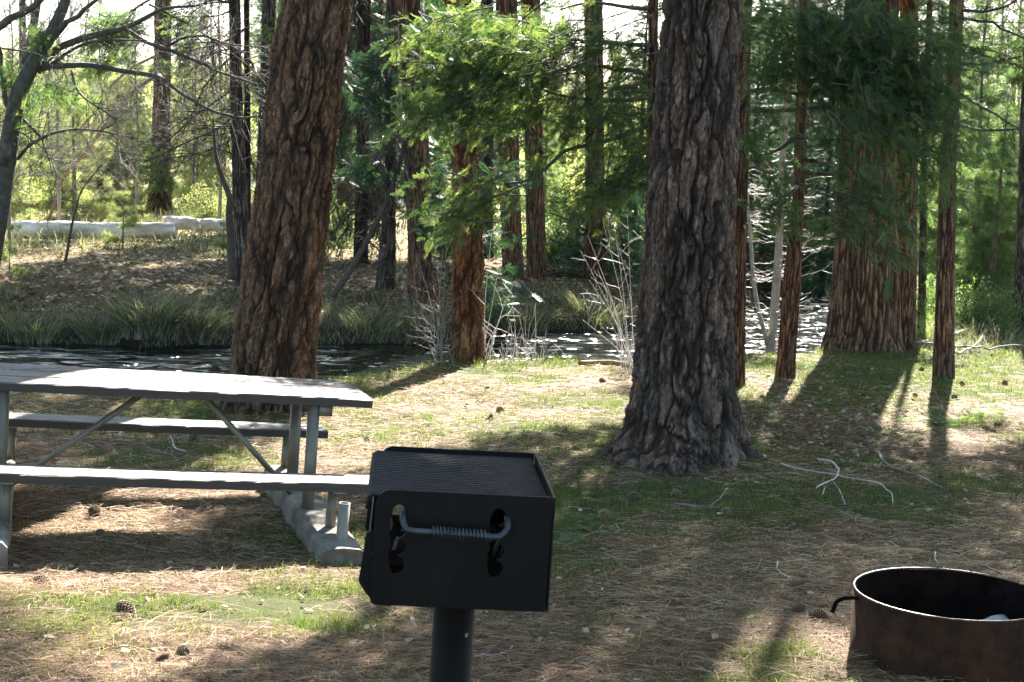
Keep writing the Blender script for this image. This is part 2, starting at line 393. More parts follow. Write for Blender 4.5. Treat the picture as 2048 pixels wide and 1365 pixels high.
#SECTION_SETTING
# ------------------------------------------------------------------ light masks (sunlit ground that the added canopy is placed around)
SUNE=R(38); SUNA=R(14.5)
SD=np.array([math.sin(SUNA)*math.cos(SUNE),math.cos(SUNA)*math.cos(SUNE),math.sin(SUNE)])
def inpoly(x,y,poly):
    c=np.zeros(np.shape(x),bool); n=len(poly); j=n-1
    for i in range(n):
        xi,yi=poly[i];xj,yj=poly[j]
        m=((yi>y)!=(yj>y))&(x<(xj-xi)*(y-yi)/(yj-yi+1e-9)+xi); c^=m; j=i
    return c
LIT=[([(560,930),(640,800),(760,785),(900,735),(980,722),(1262,722),(1262,845),(1150,850),(1060,865),(880,890),(740,905),(640,960)],.97),
 ([(-300,985),(740,985),(740,1100),(600,1215),(-300,1215)],.9),
 ([(-60,1203),(560,1203),(700,1235),(620,1275),(480,1300),(380,1330),(320,1400),(90,1400),(90,1310),(-60,1235)],.93),
 ([(-300,900),(640,880),(640,985),(-300,985)],.45),
 ([(-300,760),(560,760),(620,900),(-300,900)],.35),
 ([(950,1290),(1060,1280),(1080,1370),(950,1370)],.6),
 ([(1390,1320),(1540,1265),(1660,1270),(1720,1320),(1850,1360),(1880,1500),(1380,1500)],.985),
 ([(1590,1120),(1700,1120),(1700,1165),(1590,1165)],.4),
 ([(1440,690),(1660,690),(1600,790),(1440,800)],.8),
 ([(1660,690),(1830,690),(1760,800),(1640,820)],.9),
 ([(1820,640),(2300,640),(2300,830),(1740,850),(1790,760)],.8),
 ([(1640,820),(2300,820),(2300,960),(1850,960)],.38),
 ([(-400,380),(480,380),(470,515),(300,540),(100,525),(-400,545)],.97),
 ([(640,380),(800,380),(800,520),(640,520)],.7),
 ([(-400,545),(480,520),(480,690),(-400,690)],.2),([(640,560),(1250,560),(1250,670),(640,690)],.1),
 ([(1840,500),(2400,500),(2400,650),(1840,650)],.8)]
def litprob(gx,gy):
    z=elev(gx,gy); px,py=proj(np.stack([gx,gy,z],-1))
    p=np.zeros(len(gx))
    for poly,v in LIT: p=np.maximum(p,inpoly(px,py,poly)*v)
    return p
def is_lit(gx,gy):
    n=fbm(gx*2.1+40,gy*2.1,gx*0,3,77)
    n=np.clip((n-.5)*2.6+.5,0.02,.98)
    return n<litprob(gx,gy)
def unlit_filter(B):     # keep only foliage whose shadow does not fall on sunlit ground
    h=B[:,2]+.1; g=B-SD[None]*(h/SD[2])[:,None]
    return ~is_lit(g[:,0],g[:,1])
# ------------------------------------------------------------------ ground sheet
def greenmask(x,y):
    g=sst(.47,.62,fbm(x*.9+10,y*.9,x*0,4,31))
    px,py=proj(np.stack([x,y,elev(x,y)],-1))
    def el(cx,cy,rx,ry,a): return a*np.exp(-(((px-cx)/rx)**2+((py-cy)/ry)**2))
    add=el(1350,950,260,40,.3)+el(1170,860,130,40,.6)+el(1720,740,260,50,.65)+el(320,1225,420,36,1.0)+el(1150,1060,90,170,.45)+el(1250,900,140,40,.3)+el(450,1200,300,22,.6)+el(100,1290,160,40,.4)+el(620,1260,120,30,.5)+el(1650,1010,200,40,.35)+el(1000,735,330,14,.9)+el(350,840,300,40,.5)+el(1500,900,70,90,.45)+el(1950,700,160,60,.9)
    sub=el(300,1020,330,60,.6)+el(900,800,200,45,.6)+el(1650,850,170,42,.75)+el(1350,1080,260,60,.2)+el(250,1150,330,40,.8)
    g=np.clip(g*.75+add-sub,0,1)
    g=np.where(y>nearedge(x)-.5,np.maximum(g,.6),g)
    far=y>faredge(x)-.2
    return np.where(far,sst(.5,.65,fbm(x*.5,y*.5,x*0,3,33))*.5*sst(faredge(x)+1,faredge(x)+8,y),g)
rows=[-8,-5,-3,-1.5,-.5,.3,.9,1.4]; y_=1.6
while y_<330: rows.append(y_); y_+=max(.02,.0065*y_)
rows=np.array(rows); cols=np.linspace(-1,1,460); cols=np.sign(cols)*np.abs(cols)**1.5
YY,SX=np.meshgrid(rows,cols,indexing='ij'); XX=SX*(7+1.1*np.maximum(YY,0))
ZZ=elevn(XX.ravel(),YY.ravel())
mb=MB(); nr,nc=YY.shape; i=np.arange(nr-1)[:,None]*nc; j=np.arange(nc-1)[None]
Qg=np.stack([i+j,i+j+1,i+j+nc+1,i+j+nc],-1).reshape(-1,4)
xr,yr=XX.ravel(),YY.ravel(); er=elev(xr,yr)
mud=np.where((yr>nearedge(xr)+.05)&(yr<faredge(xr)+.5),1.,0.)*sst(-.25,-.45,er)
mb.add(np.stack([xr,yr,ZZ],-1),Qg,green=greenmask(xr,yr),mud=mud,hill=sst(3,13,yr-faredge(xr))*np.where(xr<4.2,1,sst(18,30,yr-faredge(xr))))
mb.build('ground',M['ground']).update_tag(); tag(bpy.data.objects['ground'],kind='structure')
mb=MB(); mb.add([[-90,8,WZ],[90,8,WZ],[90,140,WZ],[-90,140,WZ]],[[0,1,2,3]]); tag(mb.build('water',M['water']),kind='structure')
print('ground',time.time()-T0)
# ------------------------------------------------------------------ trunks
def trunk_mesh(name,prof,Z,style,m,parent,top=14,base_px=None,flare=.25,nth=140,lobes=0,dzf=.014,yo=0,seed=1,topr=.45,bend=0):
    """prof: (y,xl,xr) rows in the picture, top to bottom; turned into a real trunk of real radius at depth Z"""
    pr=sorted(prof)
    zs,xs,rs=[],[],[]
    for (y,xl,xr) in pr:
        a=P(xl,y,Z);b=P(xr,y,Z); zs.append((a[2]+b[2])/2); xs.append((a[0]+b[0])/2); rs.append((b[0]-a[0])/2)
    zs,xs,rs=map(np.array,(zs,xs,rs)); o=np.argsort(zs); zs,xs,rs=zs[o],xs[o],rs[o]
    gz=float(elev(xs[0],Z))-.12
    vis=P(CX,-60,Z)[2]+.3
    zz=[];z=gz
    while z<top:
        zz.append(z); z+=dzf if z<vis else .25
    zz=np.array(zz)
    k=max(1,len(zs)-1); slope=(xs[-1]-xs[0])/(zs[-1]-zs[0]+1e-6); slb=(xs[min(2,k)]-xs[0])/(zs[min(2,k)]-zs[0]+1e-6)
    cx=np.interp(zz,zs,xs); cx=np.where(zz>zs[-1],xs[-1]+(zz-zs[-1])*slope*.6,cx); cx=np.where(zz<zs[0],xs[0]+(zz-zs[0])*slb*.5,cx)
    rr=np.interp(zz,zs,rs); up=zz>zs[-1]; rr=np.where(up,rs[-1]*(1-(1-topr)*(zz-zs[-1])/(top-zs[-1]+1e-6)),rr)
    if bend: cx=cx+bend*np.sin(zz*1.7)*.02
    # smooth the traced rows
    ker=np.ones(9)/9
    if len(zz)>60:
        for arr in (cx,rr):
            pad=np.concatenate([np.full(4,arr[0]),arr,np.full(4,arr[-1])]); arr[:]=np.convolve(pad,ker,'valid')
    h=zz-gz; fl=flare*np.exp(-h/.19)
    th=np.linspace(0,2*np.pi,nth,endpoint=False)
    TH,HZ_=np.meshgrid(th,zz); RR=np.repeat(rr[:,None],nth,1)
    FL=np.repeat(fl[:,None],nth,1)
    lob=(fbm(np.cos(TH)*2.1+seed*3,np.sin(TH)*2.1,HZ_*.6+seed,2,seed)-.33)*2.6
    RR=RR*(1+FL*np.clip(lob,0.1,2))
    if lobes:
        lf=fbm(np.cos(TH)*lobes+seed,np.sin(TH)*lobes,HZ_*.25,3,seed+5); RR=RR*(.93+.22*(lf-.4))
    R0=float(np.median(rr[:len(rr)//2+1]))
    X,Y=np.cos(TH)*RR,np.sin(TH)*RR
    wx=(fbm(X*7+seed,Y*7,HZ_*4,3,seed+11)-.5); 
    if style=='pine':
        w2=(fbm(X*22+seed,Y*22,HZ_*10,3,seed+15)-.5); wv=(fbm(X*3,Y*3,HZ_*1.2,2,seed+19)-.5)
        s=1/.04; sx,sy,sz=(X+wx*.09+w2*.03)*s,(Y+wx*.09-w2*.03)*s,(HZ_+wx*.2+w2*.09)*s*.24
        s3=1/.12; h1,h2,idc=voro(((X+wx*.13+w2*.03)*s3).ravel(),((Y+wx*.13)*s3).ravel(),((HZ_+wx*.5)*s3*.16).ravel(),seed+31); e3=(h2-h1).reshape(X.shape); idc=idc.reshape(X.shape)
        f1,f2,idr=voro(sx.ravel(),sy.ravel(),sz.ravel(),seed)
        e=(f2-f1).reshape(X.shape); idr=idr.reshape(X.shape)
        g1,g2,idb=voro((sx*2.1+w2*2).ravel(),(sy*2.1).ravel(),(sz*2.6).ravel(),seed+9); e2=(g2-g1).reshape(X.shape); idb=idb.reshape(X.shape)
        on=sst(.28,.55,fbm(X*7,Y*7,HZ_*3.5,3,seed+21)); open_=.02+.22*on
        pl=1-(1-sst(.0,1,e/open_*.8))*(.25+.75*on); amp=.026*min(1.2,R0/.25)
        fl2=fbm(X*55,Y*55,HZ_*22,3,seed+3)
        rough=fbm(X*26+5,Y*26,HZ_*15,4,seed+27)-.5
        disp=amp*.6*(pl-1)*(.6+.8*idr)+.010*(idr-.5)*pl+.010*(idb-.5)*pl+(fl2-.5)*.016+rough*.03+wv*.04
        big_=sst(.0,.2+.1*on,e3); disp=disp+amp*1.1*(big_-1)+.012*(idc-.5)
        plate=(.35+.65*pl)*(.2+.8*big_)*(.3+.3*idb+.75*fl2*sst(0,.12,e2)); rnd=.3*idr+.35*idb+.35*idc
    else:
        w=.03 if R0<.2 else .045
        s=1/w; f1,f2,idr=voro(((X+wx*.05)*s).ravel(),((Y+wx*.05)*s).ravel(),(HZ_*s*.07+wx*.8).ravel(),seed)
        e=(f2-f1).reshape(X.shape); idr=idr.reshape(X.shape); pl=sst(.0,.4,e)
        fine=fbm(X*90,Y*90,HZ_*9,3,seed+3)
        disp=(.010 if R0<.2 else .02)*min(1,R0/.1)*(pl-1)+(fine-.5)*.010*min(1,R0/.15); plate=pl*(.35+.9*fine); rnd=idr
    RR=RR+disp
    V=np.stack([cx[:,None]+np.cos(TH)*RR,Z+yo+np.sin(TH)*RR,HZ_],-1).reshape(-1,3)
    n=len(zz); i=np.arange(n-1)[:,None]*nth; j=np.arange(nth)[None]; jn=(j+1)%nth
    Q=np.stack([i+j,i+jn,i+jn+nth,i+j+nth],-1).reshape(-1,4)
    mb=MB(); mb.add(V,Q,plate=np.clip(plate,0,1).ravel(),rnd=rnd.ravel())
    o=mb.build(name,m,parent)
    return o,(zz,cx,rr)
TREES=[]   # near trees carrying the canopy: dict(root, x, y, f(z)->x)
def tree(name,prof,Z,style,m,label,cat='tree',group=None,**k):
    b=max(prof); a=P((b[1]+b[2])/2,b[0],Z); gz=float(elev(a[0],Z))
    root=thing(name,(a[0],Z,gz),label,cat,group)
    o,(zz,cx,rr)=trunk_mesh('trunk',prof,Z,style,m,root,**k)
    t=dict(root=root,x=a[0],y=Z,zz=zz,cx=cx,rr=rr,crown=MB(),limbs=MB(),L=[],leaf='cedar_leaf')
    TREES.append(t); return t
cen=tree('pine_tree',[(0,1325,1483),(200,1308,1476),(400,1290,1469),(500,1282,1467),(600,1272,1466),(700,1265,1467),(780,1260,1469),(840,1250,1475),(880,1240,1482),(915,1228,1492),(945,1218,1500)],10.35,'pine',M['pine_bark'],
  'big ponderosa pine with dark plated bark and flared base standing right of the black grill','pine tree',top=15,flare=1.0,nth=400,dzf=.0085,seed=3)
lef=tree('pine_tree',[(0,562,705),(100,548,695),(200,532,686),(300,519,674),(450,499,657),(600,483,641),(700,465,633),(760,455,632),(835,436,628)],12.0,'pine',M['pine_bark2'],
  'thick brown pine leaning right with flaky orange patches, standing behind the picnic table','pine tree',top=14,flare=.3,nth=360,dzf=.0095,seed=8)
c937=tree('cedar_tree',[(0,884,945),(250,899,960),(450,903,965),(640,903,970),(690,900,973),(728,897,978)],15.7,'pine',M['red_bark'],
  'red barked cedar on the near creek edge between the two big pines','cedar tree',top=14,flare=.3,nth=200,seed=12)
c1300=tree('cedar_tree',[(0,1297,1317),(200,1294,1314),(450,1290,1313),(700,1286,1312),(880,1282,1312)],12.0,'cedar',M['cedar_bark'],
  'slim red cedar behind the left edge of the big dark pine, sprays reaching left','cedar tree',top=11,flare=.2,nth=90,seed=14)
c1480=tree('cedar_tree',[(0,1470,1505),(250,1468,1500),(500,1464,1493),(770,1462,1491)],14.5,'cedar',M['cedar_bark'],
  'slim reddish cedar peeking out along the right edge of the big dark pine','cedar tree',top=11,flare=.25,nth=110,seed=15)
c1580=tree('cedar_tree',[(0,1598,1622),(200,1592,1616),(400,1584,1608),(600,1562,1600),(700,1555,1592),(762,1548,1588)],15.1,'cedar',M['cedar_bark'],
  'slim dark cedar with a slight lean, second thin trunk right of the big pine','cedar tree',top=11,flare=.25,nth=110,seed=16)
big=tree('cedar_tree',[(0,1690,1800),(300,1674,1796),(500,1668,1797),(600,1660,1799),(660,1655,1800),(692,1650,1803)],18.6,'cedar',M['redwood_bark'],
  'massive old cedar trunk with deeply furrowed bark on the right creek bank','cedar tree',top=16,flare=.35,nth=330,lobes=2.2,seed=17)
big2=tree('cedar_tree',[(0,1800,1836),(300,1793,1836),(500,1790,1834),(690,1786,1832)],18.9,'cedar',M['redwood_bark'],
  'lighter brown cedar trunk growing against the right side of the massive old cedar','cedar tree',top=15,flare=.2,nth=150,seed=18)
c1887=tree('cedar_tree',[(0,1899,1928),(150,1893,1922),(300,1880,1914),(600,1871,1909),(752,1865,1909)],15.95,'cedar',M['redwood_bark'],
  'straight slim cedar with pale brown bark standing alone in the grass at the right','cedar tree',top=12,flare=.25,nth=130,seed=19)
c2040=tree('cedar_tree',[(250,2040,2080),(450,2034,2078),(600,2026,2078),(665,2022,2080)],21.6,'cedar',M['grey_bark'],
  'mossy greenish trunk cut by the right edge of the picture','cedar tree',top=12,flare=.2,nth=110,seed=20)
t1845=tree('cedar_tree',[(300,1842,1856),(500,1838,1853),(680,1834,1852)],20.2,'cedar',M['dark_bark'],
  'thin dark trunk between the double old cedar and the lone slim cedar','cedar tree',top=10,flare=.2,nth=60,seed=21)
# across the creek
def far_tree(prof,Z,m,label,seed,top=11,nth=110,lobes=0,name='cedar_tree',cat='cedar tree',style='cedar'):
    return tree(name,prof,Z,style,m,label,cat,top=top,flare=.25,nth=nth,seed=seed,dzf=.025,lobes=lobes)
c830=far_tree([(0,794,843),(300,807,860),(500,815,864),(610,812,866)],21.3,M['redwood_bark'],'tall grey brown cedar across the creek, just left of the red barked cedar',31,lobes=1.5)
f785=far_tree([(0,772,798),(250,770,794),(400,768,792),(580,750,792)],21.6,M['grey_bark'],'grey fir trunk across the creek with many dead drooping branches',32,name='fir_tree',cat='fir tree',nth=80)
s725=far_tree([(0,715,742),(300,712,738),(540,706,736)],24.5,M['dark_bark'],'dark spruce draped in dead twigs across the creek, right of the leaning pine',33,name='spruce_tree',cat='spruce tree',nth=70)
c1020=far_tree([(0,990,1036),(230,992,1038),(400,998,1042),(562,1004,1050)],23.7,M['redwood_bark'],'left cedar of the dark pair across the creek right of the red barked cedar',34,lobes=1.5)
c1070=far_tree([(0,1040,1082),(230,1046,1088),(400,1050,1090),(566,1052,1096)],24.3,M['redwood_bark'],'right cedar of the dark pair across the creek right of the red barked cedar',35,lobes=1.5)
t975=far_tree([(0,962,986),(220,964,986),(500,962,988)],26.5,M['dark_bark'],'thin black trunk across the creek seen between the red cedar and the dark pair',36,nth=50)
c1190=far_tree([(0,1168,1206),(250,1170,1208),(450,1170,1212),(574,1166,1216)],24.6,M['redwood_bark'],'single brown cedar across the creek just left of the big dark pine',37)
c478=far_tree([(0,457,481),(200,460,486),(400,465,494),(560,470,504)],20.8,M['grey_bark'],'grey brown cedar across the creek left of the leaning pine',38,nth=80)
t492=far_tree([(0,487,499),(200,488,501),(400,486,502),(560,488,506)],21.6,M['dark_bark'],'thin black trunk tight against the grey brown cedar left of the leaning pine',39,nth=50)
t530=far_tree([(0,524,552),(150,520,548),(300,514,540),(520,506,535)],24,M['grey_bark'],'pale mossy trunk showing behind the left edge of the leaning pine',40,nth=70)
t320=far_tree([(0,309,344),(200,306,341),(330,301,342),(425,293,344)],35,M['redwood_bark'],'sunlit brown pine trunk standing behind the fallen log',41,top=13,name='pine_tree',cat='pine tree',nth=90)
t45=far_tree([(0,38,52),(200,38,52),(400,36,54)],38,M['dark_bark'],'distant thin grey trunk behind the bare leaning maple',42,nth=40,name='pine_tree',cat='pine tree')
print('trunks',time.time()-T0)
# ------------------------------------------------------------------ boughs and sprays
def smooth_poly(pts,n=6):
    pts=np.asarray(pts,float); t=np.arange(len(pts)); tt=np.linspace(0,len(pts)-1,(len(pts)-1)*n+1)
    # catmull-ish: interpolate then smooth
    q=np.stack([np.interp(tt,t,pts[:,k]) for k in range(pts.shape[1])],-1)
    if len(q)>4:
        for _ in range(3): q[1:-1]=(q[:-2]+2*q[1:-1]+q[2:])/4
    return q
def pxline(pts,Z0,Z1=None,rp=(3,1)):
    """picture polyline -> world points between depths, radius given in picture px"""
    Z1=Z0 if Z1 is None else Z1
    q=smooth_poly(pts); n=len(q); zz=np.linspace(Z0,Z1,n)
    W=np.array([P(q[i,0],q[i,1],zz[i]) for i in range(n)])
    W[:,1]+=np.interp(np.arange(n),np.linspace(0,n-1,7),rng.normal(size=7)*.06); 
    rr=np.linspace(rp[0],rp[1],n)*zz/F
    return W,rr
def twigs(mb,W,rr,n,L,droop=0.0,fork=2,r0=.004,flat=0,up=0.0,nseg=5,side=None,jit=.12,ns=4):
    """bare twigs sprouting from a limb"""
    tips=[]
    for i in range(n):
        k=rng.integers(1,len(W)-1) if len(W)>3 else 0
        p=W[k]; d=W[min(k+1,len(W)-1)]-W[k-1]; d/=np.linalg.norm(d)+1e-9
        v=rng.normal(size=3); v-=d*v.dot(d); v/=np.linalg.norm(v)+1e-9
        dd=d*.7+v; dd[1]*=(1-flat); dd[2]+=up
        if side is not None: dd[0]=abs(dd[0])*side
        dd/=np.linalg.norm(dd)
        l=L*(.4+.8*rng.random()); pts=[p]
        for s in range(nseg):
            dd=dd+rng.normal(size=3)*jit; dd[2]-=droop/nseg; dd/=np.linalg.norm(dd); pts.append(pts[-1]+dd*l/nseg)
        pts=np.array(pts); tube(mb,pts,np.linspace(min(r0,rr[k]),r0*.35,len(pts)),ns,False); tips.append(pts)
        for f in range(fork):
            q=pts[rng.integers(1,nseg)]; e=dd+rng.normal(size=3)*.6; e[2]+=up*.5; e/=np.linalg.norm(e)
            pp=[q]
            for s in range(3):
                e=e+rng.normal(size=3)*jit; e[2]-=droop/3; e/=np.linalg.norm(e); pp.append(pp[-1]+e*l*.16)
            tube(mb,np.array(pp),np.linspace(r0*.6,r0*.3,4),3,False)
    return tips
def limb(t):
    m=MB(); t['L'].append(m); return m
def sprays_along(mb,W,n,size,tmpl,out=(0,0,0),droop=.8,spread=.25):
    k=rng.integers(max(1,len(W)//4),len(W),n); p=W[k]+rng.normal(size=(n,3))*spread*np.array([1,1,.6])
    d=rng.normal(size=(n,3))*.45+np.array(out)[None]; d[:,2]-=droop*rng.random(n)
    for t in range(len(tmpl)):
        m=np.arange(n)%len(tmpl)==t
        scatter(mb,*tmpl[t],p[m],rots(d[m],rng.random(m.sum())*6.28),size*(.6+.7*rng.random(m.sum())))
def zone(mb,zs,size,tmpl,out=(-.5,0,0),droop=.7,twig=None):
    """foliage volumes: (x,y,rx,ry,Z,dZ,n) centre and radii in picture px at depth Z"""
    for (x,y,rx,ry,Z,dZ,n) in zs:
        c=P(x,y,Z); sx=rx*Z/F; sz=ry*Z/F
        # boughlets inside the volume so that foliage gathers in strings with gaps
        n=int(n*2.9); nb=max(2,n//26)
        for b in range(nb):
            u=runit(1)[0]*rng.random()**.4; p0=c+u*np.array([sx,dZ,sz])
            d=np.array(out)+rng.normal(size=3)*.4; d[2]*=.5; d/=np.linalg.norm(d); L=.35+.45*rng.random()
            tt=np.linspace(-.5,.5,6)[:,None]; W=p0+d*tt*L; W[:,2]-=.25*L*(tt[:,0]+.5)**2
            if twig is not None: tube(twig,W,np.linspace(.006,.002,6),4,False)
            sprays_along(mb,W,n//nb,size,tmpl,out=d*.8,droop=droop,spread=.07)
# -- cedar hidden behind the big pine: boughs to the left
t=c1300; L=t['limbs']; C=t['crown']
for pts,z1 in [([(1300,18),(1250,15),(1180,5),(1120,20)],11.6),([(1300,92),(1240,86),(1160,82),(1085,75)],11.4),([(1300,146),(1240,140),(1180,127),(1130,140),(1085,152)],11.5),
  ([(1300,160),(1250,178),(1200,175),(1170,166)],11.7),([(1300,197),(1240,203),(1180,200),(1110,190),(1060,170)],11.3),
  ([(1298,250),(1240,275),(1180,290),(1130,300),(1090,340),(1050,365),(990,368),(920,352),(880,340)],11.0),([(1298,330),(1270,345),(1240,360),(1210,372)],11.6),([(1085,310),(1040,230),(990,225),(900,210),(850,180)],11.2)]:
    W,rr=pxline(pts,12.0,z1,(5,1.6)); tube(limb(t),W,rr,7); sprays_along(C,W,40,.15,SPR,(-.4,0,-.1),.9,.12)
zone(C,[(1000,50,120,60,11.4,.5,170),(920,110,75,40,11.2,.35,90),(1060,130,90,70,11.4,.5,150),(985,150,60,50,11.3,.4,70),(1180,60,75,50,11.6,.5,80),
  (905,190,70,32,11.1,.3,70),(985,215,80,28,11.2,.35,60),(1085,215,50,35,11.4,.4,40),(1180,235,55,35,11.6,.4,36),(900,100,40,30,11.1,.3,30),
  (950,375,48,32,11.0,.25,45),(960,415,40,30,11.0,.2,25),(930,420,22,14,11.0,.15,12),(1240,260,45,60,11.6,.3,80),(1250,330,40,45,11.6,.3,80),(1215,375,38,25,11.6,.25,40),
  (880,25,35,35,11.3,.3,36),(1240,120,50,60,11.7,.4,50),(1140,180,60,30,11.5,.4,36),(860,230,30,22,11.2,.2,18)],.145,SPR,(-.6,0,-.15),.95,L)
# -- dark shaded foliage right of the big pine
t=c1580; L=t['limbs']; C=t['crown']; t['leaf']='cedar_dark'
for pts,z1,nn in [([(1488,182),(1540,178),(1600,190),(1660,175),(1720,150),(1760,140)],12.2,40),([(1488,222),(1560,222),(1640,215),(1700,225),(1790,222),(1840,232)],12.0,36),
  ([(1488,45),(1540,35),(1620,50),(1700,40)],12.3,40),([(1600,270),(1560,300),(1500,320)],12.9,10),([(1600,345),(1650,350),(1700,345)],13,8),([(1600,375),(1560,400),(1520,430)],12.8,8),
  ([(1608,320),(1640,325),(1675,335)],13.2,4),([(1760,180),(1800,205),(1860,232)],12.2,12),([(1750,160),(1750,200),(1790,240),(1800,300)],12.2,16)]:
    W,rr=pxline(pts,12.9,z1,(5,1.8)); tube(limb(t),W,rr,7); sprays_along(C,W,int(nn*1.6),.15,SPR,(.3,0,-.1),.9,.14)
zone(C,[(1560,40,75,55,12.3,.6,170),(1680,50,90,65,12.3,.6,230),(1800,70,90,75,12.3,.6,240),(1740,140,110,55,12.2,.6,200),(1850,150,70,60,12.3,.5,130),(1880,90,45,55,12.5,.4,70),
  (1560,125,70,45,12.4,.5,90),(1640,120,60,50,12.3,.5,90),(1800,230,90,60,12.1,.5,140),(1700,250,65,40,12.1,.5,70),(1870,250,50,60,12.2,.4,70),(1530,240,45,35,12.6,.3,26),
  (1520,330,28,40,12.7,.25,34),(1540,395,38,45,12.7,.25,30),(1740,360,60,55,12.0,.4,80),(1700,440,40,50,12.0,.3,40),(1765,430,40,40,12.0,.3,30),(1870,320,32,34,12.4,.3,30),(1570,430,24,24,12.8,.2,14),(1820,330,34,50,12.3,.3,36)],.135,SPR,(.35,0,-.25),1.0,L)
# -- right background cedar behind the lone slim trunk
t=c1887; L=t['limbs']; C=t['crown']
for pts,z1 in [([(1925,22),(1970,24),(2010,15),(2048,-10)],14,),([(1920,36),(1980,45),(2048,82)],14),([(1918,90),(1980,115),(2048,138)],14.2),([(1916,130),(1980,128),(2048,112)],14.1),([(1910,185),(1960,215),(2048,260)],14.2),([(1906,245),(1960,263),(2048,258)],14)]:
    W,rr=pxline(pts,14.6,z1,(3.6,1.8)); L=limb(t); tube(L,W,rr,6); twigs(L,W,rr,8,.3,.3)
zone(C,[(1990,90,50,25,14.3,.3,14),(1870,30,30,30,14.4,.3,14)],.17,SPR,(.4,0,-.2),.9,L)
# -- left far dead branches of the thin black trunk
t=t492; L=t['limbs']
for pts in [[(490,150),(450,190),(400,225),(350,270),(300,310)],[(490,200),(450,250),(400,275),(340,300),(290,325)],[(490,262),(440,295),(380,312),(330,318)],[(490,60),(440,90),(400,95),(360,110)],[(490,100),(450,125),(410,170),(380,240)],[(500,120),(520,160),(540,170)]]:
    W,rr=pxline(pts,21.5,20.6,(3.2,1.2)); L=limb(t); tube(L,W,rr,5); twigs(L,W,rr,34,.55,.5,2,.006,flat=.3)
t['leaf']='dead_twig'
t=c478; L=t['limbs']
for k in range(12):
    y0=rng.integers(0,330); s=-1 if k%2 else -1
    W,rr=pxline([(470,y0),(430,y0+rng.integers(-20,25)),(380-rng.integers(0,50),y0+rng.integers(-10,70))],20.8,20.2,(2,.8)); L=limb(t); tube(L,W,rr,5); twigs(L,W,rr,18,.5,.5,2,.004,flat=.3)
# -- dead drooping spruce / fir branches in the dark middle
def dead_branches(t,x0,ys,span,nn,Z,tw,leafn,rp=2.4):
    L=t['limbs'];C=t['crown']
    for k in range(nn):
        y0=ys[0]+(ys[1]-ys[0])*rng.random(); s=rng.choice([-1,1]); l=span*(.4+.7*rng.random())
        pts=[(x0,y0),(x0+s*l*.3,y0+8),(x0+s*l*.65,y0+30+20*rng.random()),(x0+s*l,y0+60+50*rng.random())]
        W,rr=pxline(pts,Z,Z+rng.normal()*.6,(rp,.8)); L=limb(t); tube(L,W,rr,5); twigs(L,W,rr,tw,.5,1.1,2,.005)
        if leafn: sprays_along(C,W,leafn,.22,FIR,(0,0,-.4),.9,.12)
dead_branches(s725,725,(-60,520),85,34,24.3,16,9); s725['leaf']='dead_twig'
dead_branches(f785,782,(-40,430),70,20,21.5,12,3); f785['leaf']='dead_twig'
dead_branches(t975,975,(200,480),50,10,26,10,6); t975['leaf']='fir_leaf'
# fir boughs, layered, behind the red cedar and left of the pair
t=c830; L=t['limbs'];C=t['crown']; t['leaf']='fir_leaf'
for k,(x,y,l) in enumerate([(860,330,-50),(870,345,60),(850,390,60),(862,430,60),(985,480,40),(985,560,50),(880,520,40),(880,470,50),(985,600,40),(1000,345,50),(700,170,60),(720,130,60),(740,200,50),(850,30,60),(860,150,40),(700,330,50),(845,440,50)]):
    W,rr=pxline([(x-l/2,y-10),(x,y),(x+l/2,y+14)],20.9+rng.random()*1.5,20.4+rng.random()*1.5,(2,1)); L=limb(t); tube(L,W,rr,4); sprays_along(C,W,46,.24,FIR,(.4*np.sign(l),0,0),.35,.16)
t=c1190; C=t['crown']; L=t['limbs']; t['leaf']='fir_leaf'
for k,(x,y,l) in enumerate([(1135,440,60),(1130,490,60),(1125,540,50),(1245,420,50),(1255,470,50),(1245,520,60),(1240,380,40),(1270,560,60),(1235,560,60)]):
    W,rr=pxline([(x-l/2,y-12),(x,y),(x+l/2,y+16)],24.2+rng.random(),23.7+rng.random()*1.5,(2,1)); L=limb(t); tube(L,W,rr,4); sprays_along(C,W,50,.28,FIR,(.3,0,0),.35,.2)
# mossy / cedar foliage clumps around upper left
t=t320; C=t['crown']; L=t['limbs']; t['leaf']='mid_leaf'
zone(C,[(230,90,55,50,24,.5,90),(250,50,40,30,24,.5,50),(335,120,20,25,34,.6,16),(270,310,50,40,33,.6,90),(210,330,35,45,33,.6,60),(390,60,30,50,30,.6,60),(110,180,35,20,24,.5,30),(350,345,30,25,34,.5,30)],.3,SPR,(-.3,0,0),.6,L)
for pts in [[(320,-10),(280,10),(240,40),(200,45)],[(335,20),(390,70),(430,110)],[(320,205),(350,200),(380,215)],[(320,270),(280,290),(240,320)]]:
    W,rr=pxline(pts,34.5,34,(3,1.2)); L=limb(t); tube(L,W,rr,5); twigs(L,W,rr,5,.6,.4,1,.01)
t=t530; C=t['crown'];L=t['limbs']; t['leaf']='mid_leaf'
zone(C,[(540,60,22,40,23.8,.4,30),(520,180,20,60,23.8,.4,40),(505,330,16,60,23.8,.3,30)],.22,SPR,(0,0,-.4),.8,L)
t=t1845; C=t['crown'];L=t['limbs']; t['leaf']='mid_leaf'
zone(C,[(1850,380,20,40,20,.4,30),(1848,330,25,30,20,.4,30),(1845,620,14,60,20,.3,30)],.24,SPR,(0,0,-.4),.8,L)
print('boughs',time.time()-T0)
